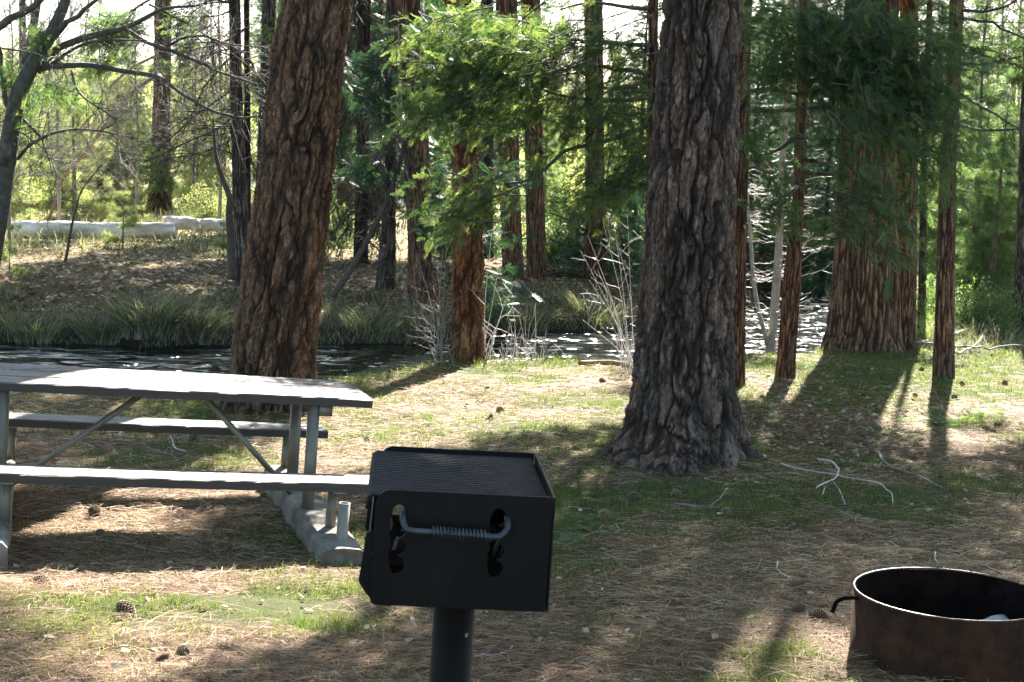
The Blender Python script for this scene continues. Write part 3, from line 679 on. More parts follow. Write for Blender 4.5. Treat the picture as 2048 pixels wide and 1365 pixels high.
# ------------------------------------------------------------------ unseen canopy added above the frame, its clumps placed to throw the shade
gx,gy=np.meshgrid(np.arange(-7,9,.225),np.arange(.6,25,.225)); gx=gx.ravel()+rng.normal(size=gx.size)*.08; gy=gy.ravel()+rng.normal(size=gy.size)*.08
keep=(np.abs(gx)<.42*gy+2.5)&((gy<nearedge(gx)+.1)|(gy>faredge(gx)+.3)|((gx<-3.2)&(gy>faredge(gx)-.8))); gx,gy=gx[keep],gy[keep]
m=~is_lit(gx,gy)
for ddx,ddy in ((.22,0),(-.22,0),(0,.25),(0,-.25)): m&=~(is_lit(gx+ddx,gy+ddy)&(litprob(gx+ddx,gy+ddy)>.75))
gx,gy=gx[m],gy[m]; gz=np.maximum(elev(gx,gy),WZ)
own=[t for t in (cen,lef,c937,c1300,c1480,c1580,big,big2,c1887,c830,c1020,c1070,c1190,c478,f785,c2040)]
tx=np.array([t['x'] for t in own]);ty=np.array([t['y'] for t in own])
hs=np.arange(4.2,11.5,.35); best=None
Bs=np.stack([np.stack([gx,gy,gz],-1)+SD[None]*((h-gz)/SD[2])[:,None] for h in hs],0)
dist=np.hypot(Bs[...,0][...,None]-tx,Bs[...,1][...,None]-ty)
ow=dist.argmin(-1); dm=dist.min(-1)+(hs[:,None]-4)*np.where(gy>10,.9,.0)[None]+.03*rng.random(dist.shape[:-1])*np.linspace(1,60,len(hs))[:,None]*0+rng.random(dist.shape[:-1])*1.6
px,py=proj(Bs.reshape(-1,3)); px=px.reshape(dm.shape);py=py.reshape(dm.shape)
dm=dm+np.where((py>-70),99,0)
hi=dm.argmin(0); idx=np.arange(len(gx)); B=Bs[hi,idx]; ow=ow[hi,idx]; ok=dm[hi,idx]<14
print('canopy clumps',ok.sum())
for k,t in enumerate(own):
    b=B[ok&(ow==k)]
    if len(b)==0: continue
    for q in range(3):
        mm=np.arange(len(b))%3==q
        scatter(t['crown'],*DCL[q],b[mm],rots(runit(mm.sum()),rng.random(mm.sum())*6),.28)  # added shade clumps, merged into the visible crown mesh
    ii=rng.permutation(len(b))[:max(3,len(b)//10)]
    for w in b[ii]:
        z0=min(max(w[2]-.25*math.hypot(w[0]-t['x'],w[1]-t['y']),3.9),t['zz'][-1]); x0=float(np.interp(z0,t['zz'],t['cx']))
        a=np.array([x0,t['y'],z0])
        mid=(a+w)/2; mid[2]+=.05
        W=smooth_poly([a,mid,w],4); xx,yyy=proj(W)
        if (yyy>-40).any(): continue
        tube(limb(t) if len(t['L'])<95 else t['limbs'],W,np.linspace(.03,.008,len(W)),5)  # limbs added to carry the shade clumps
for t in TREES:
    for m_ in t['L']:
        if m_.n: m_.build('branch',M['branch'],t['root'])
    if t['limbs'].n: tag(t['limbs'].build('twigs',M['branch'],t['root']),kind='stuff')
    if t['crown'].n: t['crown'].build('crown',M[t['leaf']],t['root'],smooth=False)
print('canopy',time.time()-T0)
#SECTION_BACK
# ------------------------------------------------------------------ background trees (copies)
def proto_pine(h,lean,leaf,n,name,width=.28,low=.02,size=.34,tm=TUF,trm='grey_bark'):
    root=thing(name,(0,0,0),'x','tree'); tb=MB(); cb=MB()
    W=np.array([[0,0,-.2],[lean*.3,0,h*.3],[lean*.7,0,h*.7],[lean,0,h]]); W=smooth_poly(W,4)
    tube(tb,W,np.linspace(h*.018,h*.002,len(W)),8,plate=.8,rnd=.5)
    nw=int(h*4)
    for i in range(nw):
        t=low+(1-low)*(i+rng.random())/nw; z=t*h; l=h*width*(1-t)**.75*(.5+.7*rng.random())+.12
        for b in range(3):
            a=rng.random()*6.28; d=np.array([math.cos(a),math.sin(a),.25-.2*rng.random()])
            p0=np.array([lean*t,0,z]); s=np.linspace(0,1,5)[:,None]; Wb=p0+d*s*l; Wb[:,2]-=.2*l*s[:,0]**2*rng.random()
            tube(tb,Wb,np.linspace(.012,.004,5)*h/5,4,False,plate=.8,rnd=.5)
            sprays_along(cb,Wb,max(3,int(n*l)),size,tm,d*.8,-.1,.05*h*.3)
    tb.build('trunk',M[trm],root); cb.build('crown',M[leaf],root,smooth=False); return root
def proto_bare(h,name,m,r=.05,nb=16,tw=26):
    root=thing(name,(0,0,0),'x','tree'); tb=MB(); cb=MB()
    W=smooth_poly([[0,0,-.1],[.1,0,h*.4],[-.05,.1,h*.75],[.1,0,h]],5); rr=np.linspace(r,r*.15,len(W)); tube(tb,W,rr,7)
    for i in range(nb):
        t=.15+.8*i/nb; k=int(t*(len(W)-1)); a=rng.random()*6.28; l=h*.35*(1.1-t)
        d=np.array([math.cos(a),math.sin(a),.9]); s=np.linspace(0,1,6)[:,None]; Wb=W[k]+d*s*l/1.3+rng.normal(size=(6,3))*.03*l
        rb=np.linspace(r*.35,r*.08,6); tube(cb,Wb,rb,5,False); twigs(cb,Wb,rb,tw,l*.6,-.1,3,r*.1,nseg=4)
    tb.build('trunk',M[m],root); cb.build('branches',M[m],root); return root
def proto_shrub(w,h,leaf,name,n=500,size=.16,tm=CLP):
    root=thing(name,(0,0,0),'x','shrub'); cb=MB(); sb=MB()
    k=n; u=runit(k)*(rng.random(k)**.5)[:,None]*np.array([w,w,h]); u[:,2]=np.abs(u[:,2])
    u*= (1+.35*np.sin(np.arctan2(u[:,1],u[:,0])*3+rng.random()*6))[:,None]
    for q in range(len(tm)):
        mm=np.arange(k)%len(tm)==q; scatter(cb,*tm[q],u[mm],rots(u[mm]+[0,0,.4],rng.random(mm.sum())*6),size*(.6+.8*rng.random(mm.sum())))
    for i in range(14):
        e=u[rng.integers(k)]; tube(sb,smooth_poly([[0,0,-.05],e*.5+[0,0,.1],e],4),np.linspace(.015,.004,9),4)
    cb.build('foliage',M[leaf],root,smooth=False); sb.build('stems',M['branch'],root); return root
def copy_tree(o,loc,rz=0,s=1,label=None,group=None):
    c=o.copy(); COL.objects.link(c); c.location=loc; c.rotation_euler=(0,0,rz); c.scale=(s,s,s)
    for ch in list(o.children):
        d=ch.copy(); COL.objects.link(d); d.parent=c
    if label:c['label']=label
    if group:c['group']=group
    return c
USED=set()
def put(pr,loc,rz=None,s=1,label=None,cat=None,group=None):
    rz=rng.random()*6.28 if rz is None else rz
    if pr.name in USED: o=copy_tree(pr,loc,rz,s)
    else: USED.add(pr.name); o=pr; o.location=loc; o.rotation_euler=(0,0,rz); o.scale=(s,s,s)
    tag(o,label,cat,group); return o
def at(px,Z,py=None):
    x=P(px,400,Z)[0]; return (x,Z,float(elev(x,Z))-.03)
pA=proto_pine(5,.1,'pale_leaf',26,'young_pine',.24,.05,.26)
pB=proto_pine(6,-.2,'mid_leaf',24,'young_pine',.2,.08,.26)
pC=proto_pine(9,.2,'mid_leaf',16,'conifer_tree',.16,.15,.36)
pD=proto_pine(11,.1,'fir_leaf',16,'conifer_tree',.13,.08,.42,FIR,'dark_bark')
pE=proto_bare(7,'bare_tree','grey_twig',.05)
sA=proto_shrub(.9,1.2,'pale_leaf','leafy_shrub',420,.24)
sB=proto_shrub(.8,.8,'mid_leaf','leafy_shrub',380,.22)
def lab(px,what,Z):
    return what
g='sunlit woods beyond the creek'
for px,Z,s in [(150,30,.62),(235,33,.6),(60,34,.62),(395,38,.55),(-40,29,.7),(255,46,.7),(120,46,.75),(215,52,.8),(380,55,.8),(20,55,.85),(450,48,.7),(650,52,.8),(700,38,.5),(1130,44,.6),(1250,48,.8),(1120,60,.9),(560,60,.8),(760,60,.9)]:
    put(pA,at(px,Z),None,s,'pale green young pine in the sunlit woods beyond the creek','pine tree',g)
for px,Z,s in [(175,41,.6),(90,38,.55),(375,60,.8),(260,62,.9),(1240,36,.5),(1150,52,.7),(1090,38,.5),(850,58,1.0),(960,50,1.0),(1960,26,.75),(2010,30,.95),(1990,23,.55),(1900,28,.7),(1930,36,1.1),(2050,24,.8),(1870,32,.8)]:
    put(pB,at(px,Z),None,s,'bushy mid green young conifer beyond the creek' if px<1500 else 'bushy green conifer behind the lone slim cedar at the right','conifer tree','bushy conifers beyond the creek' if px<1500 else 'bushy conifers behind the right lawn')
for px,Z,s in [(560,75,1.5),(800,80,1.6),(900,66,1.2),(1230,75,.7),(1500,60,.9),(1620,70,1.3),(1900,60,1.0),(1400,80,1.2)]:
    put(pC,at(px,Z),None,s,'tall distant green conifer in the hazy forest on the far slope','conifer tree','tall conifers on the far slope')
for px,Z,s in [(690,31,.9),(745,35,.95),(1275,31,.45),(1340,34,.9),(1440,36,.9),(1500,29,.42),(1560,31,.4),(1610,30,.36),(1655,31,.42),(1530,35,.5),(1590,36,.55),(1640,38,.6),(1700,34,.5),(690,45,1.25),(870,48,1.25),(1010,54,1.4),(1560,56,1.35),(1680,60,1.5),(1800,54,1.3),(1900,58,1.2),(600,56,1.2)]:  # small ones behind the alder are added as a dark backdrop
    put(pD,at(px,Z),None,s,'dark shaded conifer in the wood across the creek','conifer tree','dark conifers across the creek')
for px,Z,s in [(120,27,.7),(60,40,1),(200,36,.8),(440,30,.8),(385,36,.7),(420,50,1.0),(640,40,1),(1110,46,1),(1640,34,1),(1540,40,1.2),(1950,40,1.3),(2020,36,1.2),(1600,44,1.1),(1980,28,.9),(20,24,.6),(270,28,.6),(1690,40,1.2),(1740,36,1.2)]:
    put(pE,at(px,Z),None,s,'leafless grey deciduous tree in the background beyond the creek' if px<1500 else 'leafless grey deciduous tree in the right background','bare tree','leafless trees beyond the creek' if px<1500 else 'leafless trees in the right background')
for px,Z,s,l in [(412,37,.8,'pale green shrub right of the sunlit trunk behind the log'),(425,31,.6,'low pale green shrub in front of the thin background trunks'),(250,34,.6,'small yellow green shrub behind the fallen log'),(120,36,.9,'pale shrub at the far left behind the fallen log'),(-10,32,1.0,'pale green bush cut by the left edge of the picture'),(1115,40,1.2,'bright yellow green shrub lit between the dark pair and the brown cedar'),(720,44,1.2,'bright shrub glowing behind the dark spruce')]:
    put(sA,at(px,Z),None,s,l,'shrub')
for px,Z,s,l in [(1270,26.5,.9,'dark green shrub beside the big pine across the creek'),(1130,27,1.0,'dark bush right of the dark cedar pair'),(1975,21.5,.7,'green shrub behind the dry grass at the right'),(1860,23.5,.6,'small leafy shrub between the thin trunks at the right'),(2030,22.5,.8,'green shrub at the right picture edge beside the mossy trunk'),(930,27,1,'dark bush behind the red barked cedar across the creek'),(640,27,.8,'dark bush behind the right side of the leaning pine')]:
    put(sB,at(px,Z),None,s,l,'shrub')
# conifer seedlings beside the log
pS=proto_pine(1.3,.03,'pale_leaf',60,'pine_seedling',.28,.0,.13)
for px,py,s,l in [(245,497,.75,'bright green pine seedling in front of the fallen log'),(60,470,.5,'small green seedling at the left beside the log'),(448,525,.5,'green fir seedling at the foot of the dark snag'),(285,475,.45,'tiny yellow green seedling against the log end'),(20,560,.6,'scrubby seedling at the far left bank edge')]:
    q=G(px,py); put(pS,tuple(q),None,s,l,'seedling','conifer seedlings near the log')
# far-off wood that reads as one mass
mb=MB(); k=5200; Z=60+70*rng.random(k)**.8; X=(rng.random(k)*2-1)*(.5*Z+6); e=elev(X,Z); H=rng.random(k)**.8*(1.5+3*fbm(X*.1,Z*.1,X*0,2,4))
pp=np.stack([X,Z,e+H],-1)
for q in range(3):
    mm=np.arange(k)%3==q; scatter(mb,*CLP[q],pp[mm],rots(runit(mm.sum()),rng.random(mm.sum())*6),1.0+.8*rng.random(mm.sum()))
tag(mb.build('distant_forest',M['pale_leaf'],smooth=False),'hazy pale green forest covering the distant slope','forest',kind='stuff')
print('back',time.time()-T0)
# ------------------------------------------------------------------ bare maple at the left
g0=G(-45,625); g0[1]=19.4; g0[2]=float(elev(P(-45,600,19.4)[0],19.4)); g0[0]=P(-45,600,19.4)[0]
mp=thing('maple_tree',tuple(g0),'bare leaning maple with long arching limbs at the left edge','maple tree'); tb=MB(); lb=MB()
for pts,z0,z1,rp,main in [([(-48,680),(-30,580),(-12,480),(0,410),(12,330),(28,250),(50,180),(80,120),(103,80),(118,40),(130,0),(145,-80),(150,-200)],19.4,19.4,(30,9),1),
  ([(8,330),(25,215),(42,150),(62,80),(75,0),(80,-90)],19.4,19.9,(14,8),1),([(20,230),(5,160),(-2,110),(-10,40)],19.4,19,(7,5),1)]:
    W,rr=pxline(pts,z0,z1,rp); tube(tb,W,rr*.8,14)
for pts,rp,n in [([(80,125),(120,95),(180,72),(250,58),(290,35),(320,15),(390,12)],(11,3),26),([(250,58),(290,85),(340,100),(400,125),(430,142),(510,168)],(6,2.5),30),
  ([(68,142),(110,133),(180,130),(250,143),(300,150),(325,158),(345,175),(370,192),(400,210),(430,225),(490,238),(525,230)],(8,2.5),44),([(-10,60),(20,38),(60,18),(100,-20)],(11,7),10),
  ([(103,80),(140,45),(170,20),(200,-8)],(8,4),12),([(75,145),(120,115),(160,88),(210,80),(290,80)],(6,2),20),([(28,318),(60,290),(100,270),(150,258),(200,262),(280,278)],(5,1.5),34),
  ([(50,240),(80,275),(95,310),(102,350)],(4,1.5),12),([(140,140),(150,175),(170,195),(200,215),(235,240)],(4,1.5),14),([(330,96),(365,75),(410,72),(450,88),(530,96)],(4,1.5),24),([(0,250),(40,262),(90,300),(120,360)],(3,1),14),([(-10,95),(60,105),(130,120)],(3,1.5),10),([(300,10),(380,50),(440,90),(520,150)],(3,1),24)]:
    W,rr=pxline(pts,19.4,18.6+rng.random(),rp); rr=rr*.78; tube(lb,W,rr,8); twigs(lb,W,rr,n,.7,.15,3,.0055,flat=.2)
tb.build('trunk',M['maple'],mp); lb.build('branches',M['maple'],mp)
cb=MB(); zone(cb,[(95,190,30,16,19.2,.3,30),(60,60,40,20,19.2,.3,30),(15,120,20,40,19.3,.3,30)],.18,SPR,(0,0,-.4),.6); cb.build('foliage',M['mid_leaf'],mp,smooth=False)
# leaning fallen limbs, snag, sapling
def stick(name,lines,m,label,cat,n=8,tw=0,L=.4,r0=.004,Z=None,group=None):
    q=P(*lines[0][0][0],lines[0][1]); root=None
    mb=MB()
    for pts,z0,z1,rp in lines:
        W,rr=pxline(pts,z0,z1,rp); tube(mb,W,rr,n)
        if tw: twigs(mb,W,rr,tw,L,.1,2,r0)
    o=mb.build(name,m); tag(o,label,cat,group); return o
stick('fallen_limb',[([(320,152),(294,161),(260,191),(219,239),(171,311),(130,345),(95,440)],31,29,(4.5,3)),([(318,110),(308,113),(260,137),(219,174),(191,219),(178,294)],31,30,(3,2))],M['tan_limb'],'curved orange brown broken limb hanging down beside the sunlit trunk','fallen limb')
stick('snag',[([(462,560),(460,500),(458,430),(462,400),(456,385),(445,360),(436,330),(430,290),(425,240)],20.2,20.0,(9,2.5))],M['branch'],'short black snag with a crooked top left of the leaning pine','snag',10,12,.5)
stick('dead_sapling',[([(125,540),(132,500),(140,455),(152,425),(160,385),(185,350),(205,330)],22.3,22,(3.4,1.2))],M['branch'],'thin crooked dead sapling standing in front of the fallen log','sapling',6,10,.4)
stick('leaning_snag',[([(640,625),(690,560),(740,470),(775,400),(800,330),(815,270)],20.6,21.6,(7,4))],M['branch'],'dark dead trunk leaning right across the firs behind the leaning pine','snag',10,14,.6)
# hanging dead leaf clump
mb=MB(); k=16; c=P(198,365,22); pp=c+rng.normal(size=(k,3))*np.array([.012,.015,.03])
scatter(mb,*clump(6,1.0,.6,5),pp,rots(runit(k),rng.random(k)*6),.05); tag(mb.build('dead_leaf_cluster',M['needle'],smooth=False),'brown dead leaf cluster hanging from the crooked sapling','leaf cluster')
# fallen logs
def rough_log(name,a,b,ra,rb,m,label,seed):
    a=np.array(a);b=np.array(b); n=90; nt=48; t=np.linspace(0,1,n)
    C=a+(b-a)*t[:,None]; d=(b-a)/np.linalg.norm(b-a); u=np.cross(d,[0,0,1]);u/=np.linalg.norm(u);v=np.cross(u,d)
    th=np.linspace(0,6.2832,nt,endpoint=False); T_,TH=np.meshgrid(t,th,indexing='ij'); rr=ra+(rb-ra)*T_
    rr=rr*(.8+.42*fbm(np.cos(TH)*1.5+seed,np.sin(TH)*1.5,T_*14,4,seed)); C=C+np.stack([0*t,0*t,.012*np.sin(t*9+seed)+.008*np.sin(t*23)],-1)
    V=(C[:,None]+rr[...,None]*(np.cos(TH)[...,None]*u+np.sin(TH)[...,None]*v)).reshape(-1,3)
    i=np.arange(n-1)[:,None]*nt;j=np.arange(nt)[None];jn=(j+1)%nt
    V=np.concatenate([V,C[:1],C[-1:]]); jj=np.arange(nt)
    T=np.concatenate([np.stack([jj,(jj+1)%nt,np.full(nt,n*nt)],1),np.stack([(jj+1)%nt+(n-1)*nt,jj+(n-1)*nt,np.full(nt,n*nt+1)],1)])
    mb=MB();mb.add(V,np.stack([i+j,i+jn,i+jn+nt,i+j+nt],-1).reshape(-1,4),T); return tag(mb.build(name,m),label,'log')
rough_log('fallen_log',P(-260,462,26.2),P(352,460,26.6),.165,.135,M['log'],'long pale debarked log lying across the sunlit clearing',3)
rough_log('fallen_log',P(325,447,28.0),P(475,452,28.6),.13,.11,M['log'],'shorter pale log lying behind the right end of the long log',6)
#SECTION_PLANTS
# ------------------------------------------------------------------ alder with white twigs, shrubs
al=thing('alder_tree',tuple(G(1540,706)),'small grey alder with a mass of pale bare twigs at the creek edge','alder tree'); tb=MB(); lb=MB()
ZA=float(al.location[1]); 
W,rr=pxline([(1538,722),(1540,700),(1547,640),(1553,560),(1560,470),(1562,420),(1566,330),(1570,250),(1575,150),(1578,40),(1580,-80)],ZA,ZA+.2,(10,4)); tube(tb,W,rr,14)
W2,r2=pxline([(1535,690),(1515,620),(1505,540),(1500,450),(1496,380)],ZA,ZA-.2,(5,2.5)); tube(tb,W2,r2,8)
def arch(mb,p,side,L,r,upc,dy):
    n=9; s=np.linspace(0,1,n); pts=np.stack([p[0]+side*L*s,p[1]+dy*s*L,p[2]+L*(-.12*s+upc*s**2.2)],-1)+np.cumsum(rng.normal(size=(n,3))*L*.045,0)
    tube(mb,pts,np.linspace(r,r*.3,n),4,False); return pts
for i in range(80):
    k=rng.integers(3,len(W)-12); y=W[k]; side=rng.choice([-1,1]); L_=.3+.5*rng.random()
    if rng.random()<.25: y=W2[rng.integers(4,len(W2))]; side=-1 if rng.random()<.5 else 1
    pts=arch(lb,y,side,L_,.0048,.1+.75*rng.random(),rng.normal()*.8)
    for f in range(4):
        q=pts[rng.integers(2,8)]; arch(lb,q,side*(1 if rng.random()<.8 else -1),L_*(.25+.3*rng.random()),.0034,.1+1.1*rng.random(),rng.normal()*.7)
tb.build('trunk',M['alder'],al); lb.build('branches',M['alder_twig'],al)
def bare_bush(base,Z,tips,m,label,name='bare_shrub',r=.005,sub=5):
    root=None; mb=MB(); b=P(base[0],base[1],Z); b[2]=float(elev(b[0],Z))-.03
    for (x,y) in tips:
        e=P(x,y,Z+rng.normal()*.25); mid=(b+e)/2+np.array([(b[0]-e[0])*.18,0,.0])+rng.normal(size=3)*.03
        Wb=smooth_poly([b+rng.normal(size=3)*[.06,.06,0],mid,e],6); rb=np.linspace(r,r*.35,len(Wb)); tube(mb,Wb,rb,5,False); twigs(mb,Wb,rb,sub,.28,-.1,1,r*.6,nseg=4)
    o=mb.build(name,m); tag(o,label,'shrub'); return o
bare_bush((1262,742),15.2,[(1160,500),(1175,470),(1205,440),(1220,395),(1178,560),(1165,640),(1255,430),(1235,480),(1195,540),(1185,590)],M['pale_twig'],'bare shrub with pale twigs fanning out left of the big dark pine',sub=7,r=.004)
bare_bush((880,738),15.2,[(868,480),(885,500),(895,440),(850,560),(840,620),(895,600),(860,640),(830,500)],M['grey_twig'],'thin bare sapling stems left of the red barked cedar',sub=9)
bare_bush((975,728),15.7,[(1010,600),(1030,560),(985,450),(1000,520),(1000,640)],M['pale_twig'],'few bare twigs sticking out right of the red barked cedar',sub=4)
bare_bush((820,650),20.2,[(780,540),(800,520),(840,560),(760,600),(830,530)],M['grey_twig'],'bare brush on the far bank below the grey brown cedar',sub=8)
# dry reeds
mb=MB()
for i in range(80):
    x=rng.choice([rng.uniform(975,1100),rng.uniform(830,870)]); b=P(x,730,15.55+rng.random()*.3); b[2]=float(elev(b[0],b[1]))-.05
    h=.2+.5*rng.random()**2; l=rng.normal()*.12; W=smooth_poly([b,b+[l*.4,rng.normal()*.03,h*.6],b+[l,rng.normal()*.05,h]],4); tube(mb,W,np.linspace(.0032,.0016,len(W)),4,False)
    if rng.random()<.4:
        e=W[-1]; tube(mb,np.array([e,e+[l*.5,0,-.06],e+[l*.9,0,-.14]]),[.0024,.002,.0015],3,False)
tag(mb.build('dry_reeds',M['pale_twig']),'dry straw coloured reeds at the near water edge beside the red barked cedar','reeds')
# fallen branches on right lawn (brush pile)
for k,(pts,l) in enumerate([([(1832,695),(1880,688),(1950,665),(2000,650)],'bare grey branch lying behind the lone slim cedar'),([(1850,700),(1900,700),(1960,708),(2048,704)],'long pale branch lying on the sunny lawn at the right edge'),([(1900,720),(1930,715),(1960,690),(1980,660)],'forked dead branch in the dry grass at the right')]):
    mb=MB(); q=smooth_poly(pts,5); W=np.array([G(*p)+[0,0,.04+.05*rng.random()] for p in q]); tube(mb,W,np.linspace(.02,.008,len(W)),7); twigs(mb,W,np.full(len(W),.01),14,.4,.2,2,.005)
    tag(mb.build('fallen_branch',M['grey_twig']),l,'branch')
def gstick(name,lines,m,label,tw=0):
    mb=MB()
    for pts,r0,r1,lift in lines:
        q=smooth_poly(pts,7); W=np.array([G(*p) for p in q]); W[:,2]=elevn(W[:,0],W[:,1])+lift+r0; W[:,2]=np.convolve(np.pad(W[:,2],2,'edge'),np.ones(5)/5,'valid')
        tube(mb,W,np.linspace(r0,r1,len(W)),7)
        if tw: twigs(mb,W,np.full(len(W),.01),tw,.15,.1,1,.003)
    return tag(mb.build(name,m),label,'branch')
gstick('fallen_branch',[([(1560,945),(1590,950),(1640,958),(1680,965),(1710,970),(1760,980),(1783,1000),(1785,1020)],.0045,.003,.025),([(1635,928),(1665,932),(1678,950),(1672,968),(1650,980),(1632,990)],.0065,.004,.02),([(1665,972),(1680,990),(1690,1018)],.005,.003,.01),([(1650,982),(1645,995),(1640,1003)],.004,.003,.0)],M['pale_twig'],'pale forked bare branch lying in the grass right of the big pine')
gstick('fallen_branch',[([(1756,905),(1765,925),(1780,940),(1830,958),(1888,985)],.011,.006,.01),([(1765,925),(1755,940)],.006,.004,.01)],M['grey_twig'],'dark crooked stick in the shaded grass above the fire ring')
gstick('fallen_branch',[([(1262,738),(1225,733),(1190,731),(1158,734)],.035,.025,.0),([(1195,731),(1175,727)],.015,.01,.02)],M['tan_limb'],'stubby tan broken branch lying at the bank left of the big pine')
gstick('twig',[([(1555,1135),(1552,1150),(1570,1168),(1582,1178)],.004,.003,.012)],M['pale_twig'],'small curled pale twig left of the fire ring')
gstick('twig',[([(1870,1115),(1868,1128),(1885,1140)],.004,.003,.012)],M['pale_twig'],'small bent twig just behind the fire ring')
gstick('twig',[([(945,1322),(985,1318),(1015,1308),(1024,1298)],.005,.003,.012)],M['pale_twig'],'pale twig on the needles right of the grill post')
gstick('twig',[([(1350,1018),(1400,1028),(1445,1030)],.007,.004,.01),([(1420,1028),(1440,1010),(1455,992)],.004,.003,.02)],M['grey_twig'],'thin grey twig on the needles in front of the big pine')
gstick('twig',[([(345,893),(352,903),(372,906)],.004,.003,.02),([(340,880),(348,895)],.003,.002,.03)],M['pale_twig'],'small white twig on the ground seen beneath the tabletop')
gstick('twig',[([(150,880),(185,868),(240,865)],.012,.008,.0)],M['branch'],'dark stick on the grass under the picnic table')
gstick('twig',[([(1640,1182),(1700,1290)],.004,.003,.0)],M['branch'],'dark twig beside the left wall of the fire ring')
# big sedge tussocks on far bank
def blades(mb,pos,h,w,bend,seg=4,dirs=None):
    k=len(pos); a=rng.random(k)*6.28 if dirs is None else dirs; d=np.stack([np.cos(a),np.sin(a),a*0],-1); s=np.stack([-np.sin(a),np.cos(a),a*0],-1)
    h=np.broadcast_to(h,(k,)); w=np.broadcast_to(w,(k,)); bend=np.broadcast_to(bend,(k,))
    s=s*.4+np.array([1,0,0])*.6; 
    V=[]
    for i in range(seg+1):
        t=i/seg; c=pos+d*(bend*h*t**1.8)[:,None]+np.array([0,0,1.])*(h*(t-.35*np.clip(bend,0,2)*t**2.4))[:,None]; ww=(w*(1-t)**.7/2)[:,None]
        V+= [c-s*ww,c+s*ww]
    V=np.stack(V,1); nv=2*(seg+1); q=np.array([[2*i,2*i+1,2*i+3,2*i+2] for i in range(seg)])
    Q=(q[None]+np.arange(k)[:,None,None]*nv).reshape(-1,4)
    mb.add(V.reshape(-1,3),Q,rnd=np.repeat(rng.random(k),nv))
def tussock(px,py,n,hh,label,rad):
    q=G(px,py); mb=MB(); a=rng.random(n)*6.28; r=rng.random(n)**.5*rad
    pos=np.stack([q[0]+np.cos(a)*r,q[1]+np.sin(a)*r*.6,q[2]*np.ones(n)],-1); pos[:,2]=elev(pos[:,0],pos[:,1])-.02
    pos[:,2]=np.maximum(pos[:,2],WZ)
    blades(mb,pos,hh*(.6+.6*rng.random(n)),.012,.5+.9*rng.random(n),6,a+rng.normal(size=n)*.5); tag(mb.build('sedge_tussock',M['sedge'],smooth=False),label,'grass tussock')
tussock(300,655,900,.62,'large arching green sedge tussock on the far bank left of the leaning pine',.38)
tussock(385,662,600,.55,'second sedge tussock at the water edge beside the large one',.26)
tussock(200,672,420,.42,'low dry sedge tussock on the far bank left of the large one',.3)
tussock(60,675,420,.42,'scruffy sedge tussock at the water edge near the left picture edge',.35)
tussock(1180,640,500,.5,'dry sedge tussock on the far bank left of the big dark pine',.4)
tussock(1050,650,420,.45,'greyish sedge tussock on the far bank below the dark cedar pair',.35)
tussock(735,660,400,.4,'dark green sedge tussock at the far water edge right of the leaning pine',.35)
# far bank mixed grass: stuff
mb=MB(); k=26000; X=rng.uniform(-8,4,k); s=rng.random(k)**1.5*1.7+.02; Y=faredge(X)+s; dens=fbm(X*1.5,Y*1.5,X*0,3,61); m_=dens+rng.random(k)*.3>.55; X,Y=X[m_],Y[m_]; Zg=np.maximum(elevn(X,Y),WZ)
blades(mb,np.stack([X,Y,Zg-.02],-1),.09+.22*rng.random(len(X))*fbm(X*2,Y*2,X*0,2,62),.009,.3+.9*rng.random(len(X)),4)
tag(mb.build('bank_grass',M['sedge'],smooth=False),'mixed dry and green grass along the far bank of the creek','grass',kind='stuff')
# dry grass at right background + left clearing
mb=MB(); k=9000; X=rng.uniform(5,9.5,k);Y=rng.uniform(17.5,26,k); m_=Y<nearedge(X)-.1; X,Y=X[m_],Y[m_]; 
blades(mb,np.stack([X,Y,elevn(X,Y)-.02],-1),.1+.3*rng.random(len(X))*sst(18.5,21,Y),.011,.3+.9*rng.random(len(X)),4)
k=16000; X=rng.uniform(-16,-3,k);Y=rng.uniform(24,46,k)
blades(mb,np.stack([X,Y,elevn(X,Y)-.02],-1),.1+.3*rng.random(len(X)),.02,.3+.9*rng.random(len(X)),3)
tag(mb.build('dry_grass',M['sedge'],smooth=False),'straw and green grass in the sunny clearings behind','grass',kind='stuff')
# near bank grass blades
def sample_near(k,pw,ymin=3.2,ymax=19.5):
    u=rng.random(k); a=1-pw; Y=(ymin**a+u*(ymax**a-ymin**a))**(1/a); X=(rng.random(k)*2-1)*(.40*Y+.7)
    ok=Y<nearedge(X)-.0; return X[ok],Y[ok]
def in_concrete(X,Y): return np.zeros(len(X),bool)
X,Y=sample_near(480000,1.2)
gm=greenmask(X,Y); keep=rng.random(len(X))<(gm**1.05*1.1+.09)*sst(.3,.62,fbm(X*5,Y*5,X*0,3,95))*1.8; X,Y=X[keep],Y[keep]
hh=.022+.045*rng.random(len(X))*(.5+fbm(X*1.3,Y*1.3,X*0,3,71)); edge_=nearedge(X)-Y; hh=hh+np.where((edge_<.35),.07*rng.random(len(X)),0)
tuf=sst(.62,.72,fbm(X*3.5,Y*3.5,X*0,2,72)); hh=hh+tuf*.045*rng.random(len(X))
mb=MB(); blades(mb,np.stack([X,Y,elevn(X,Y)-.004],-1),hh,.0034*np.maximum(1,Y/6.5),.2+.8*rng.random(len(X)),3)
tag(mb.build('grass',M['grass'],smooth=False),'short patchy green grass on the picnic ground','grass',kind='stuff'); print('grass',len(X))
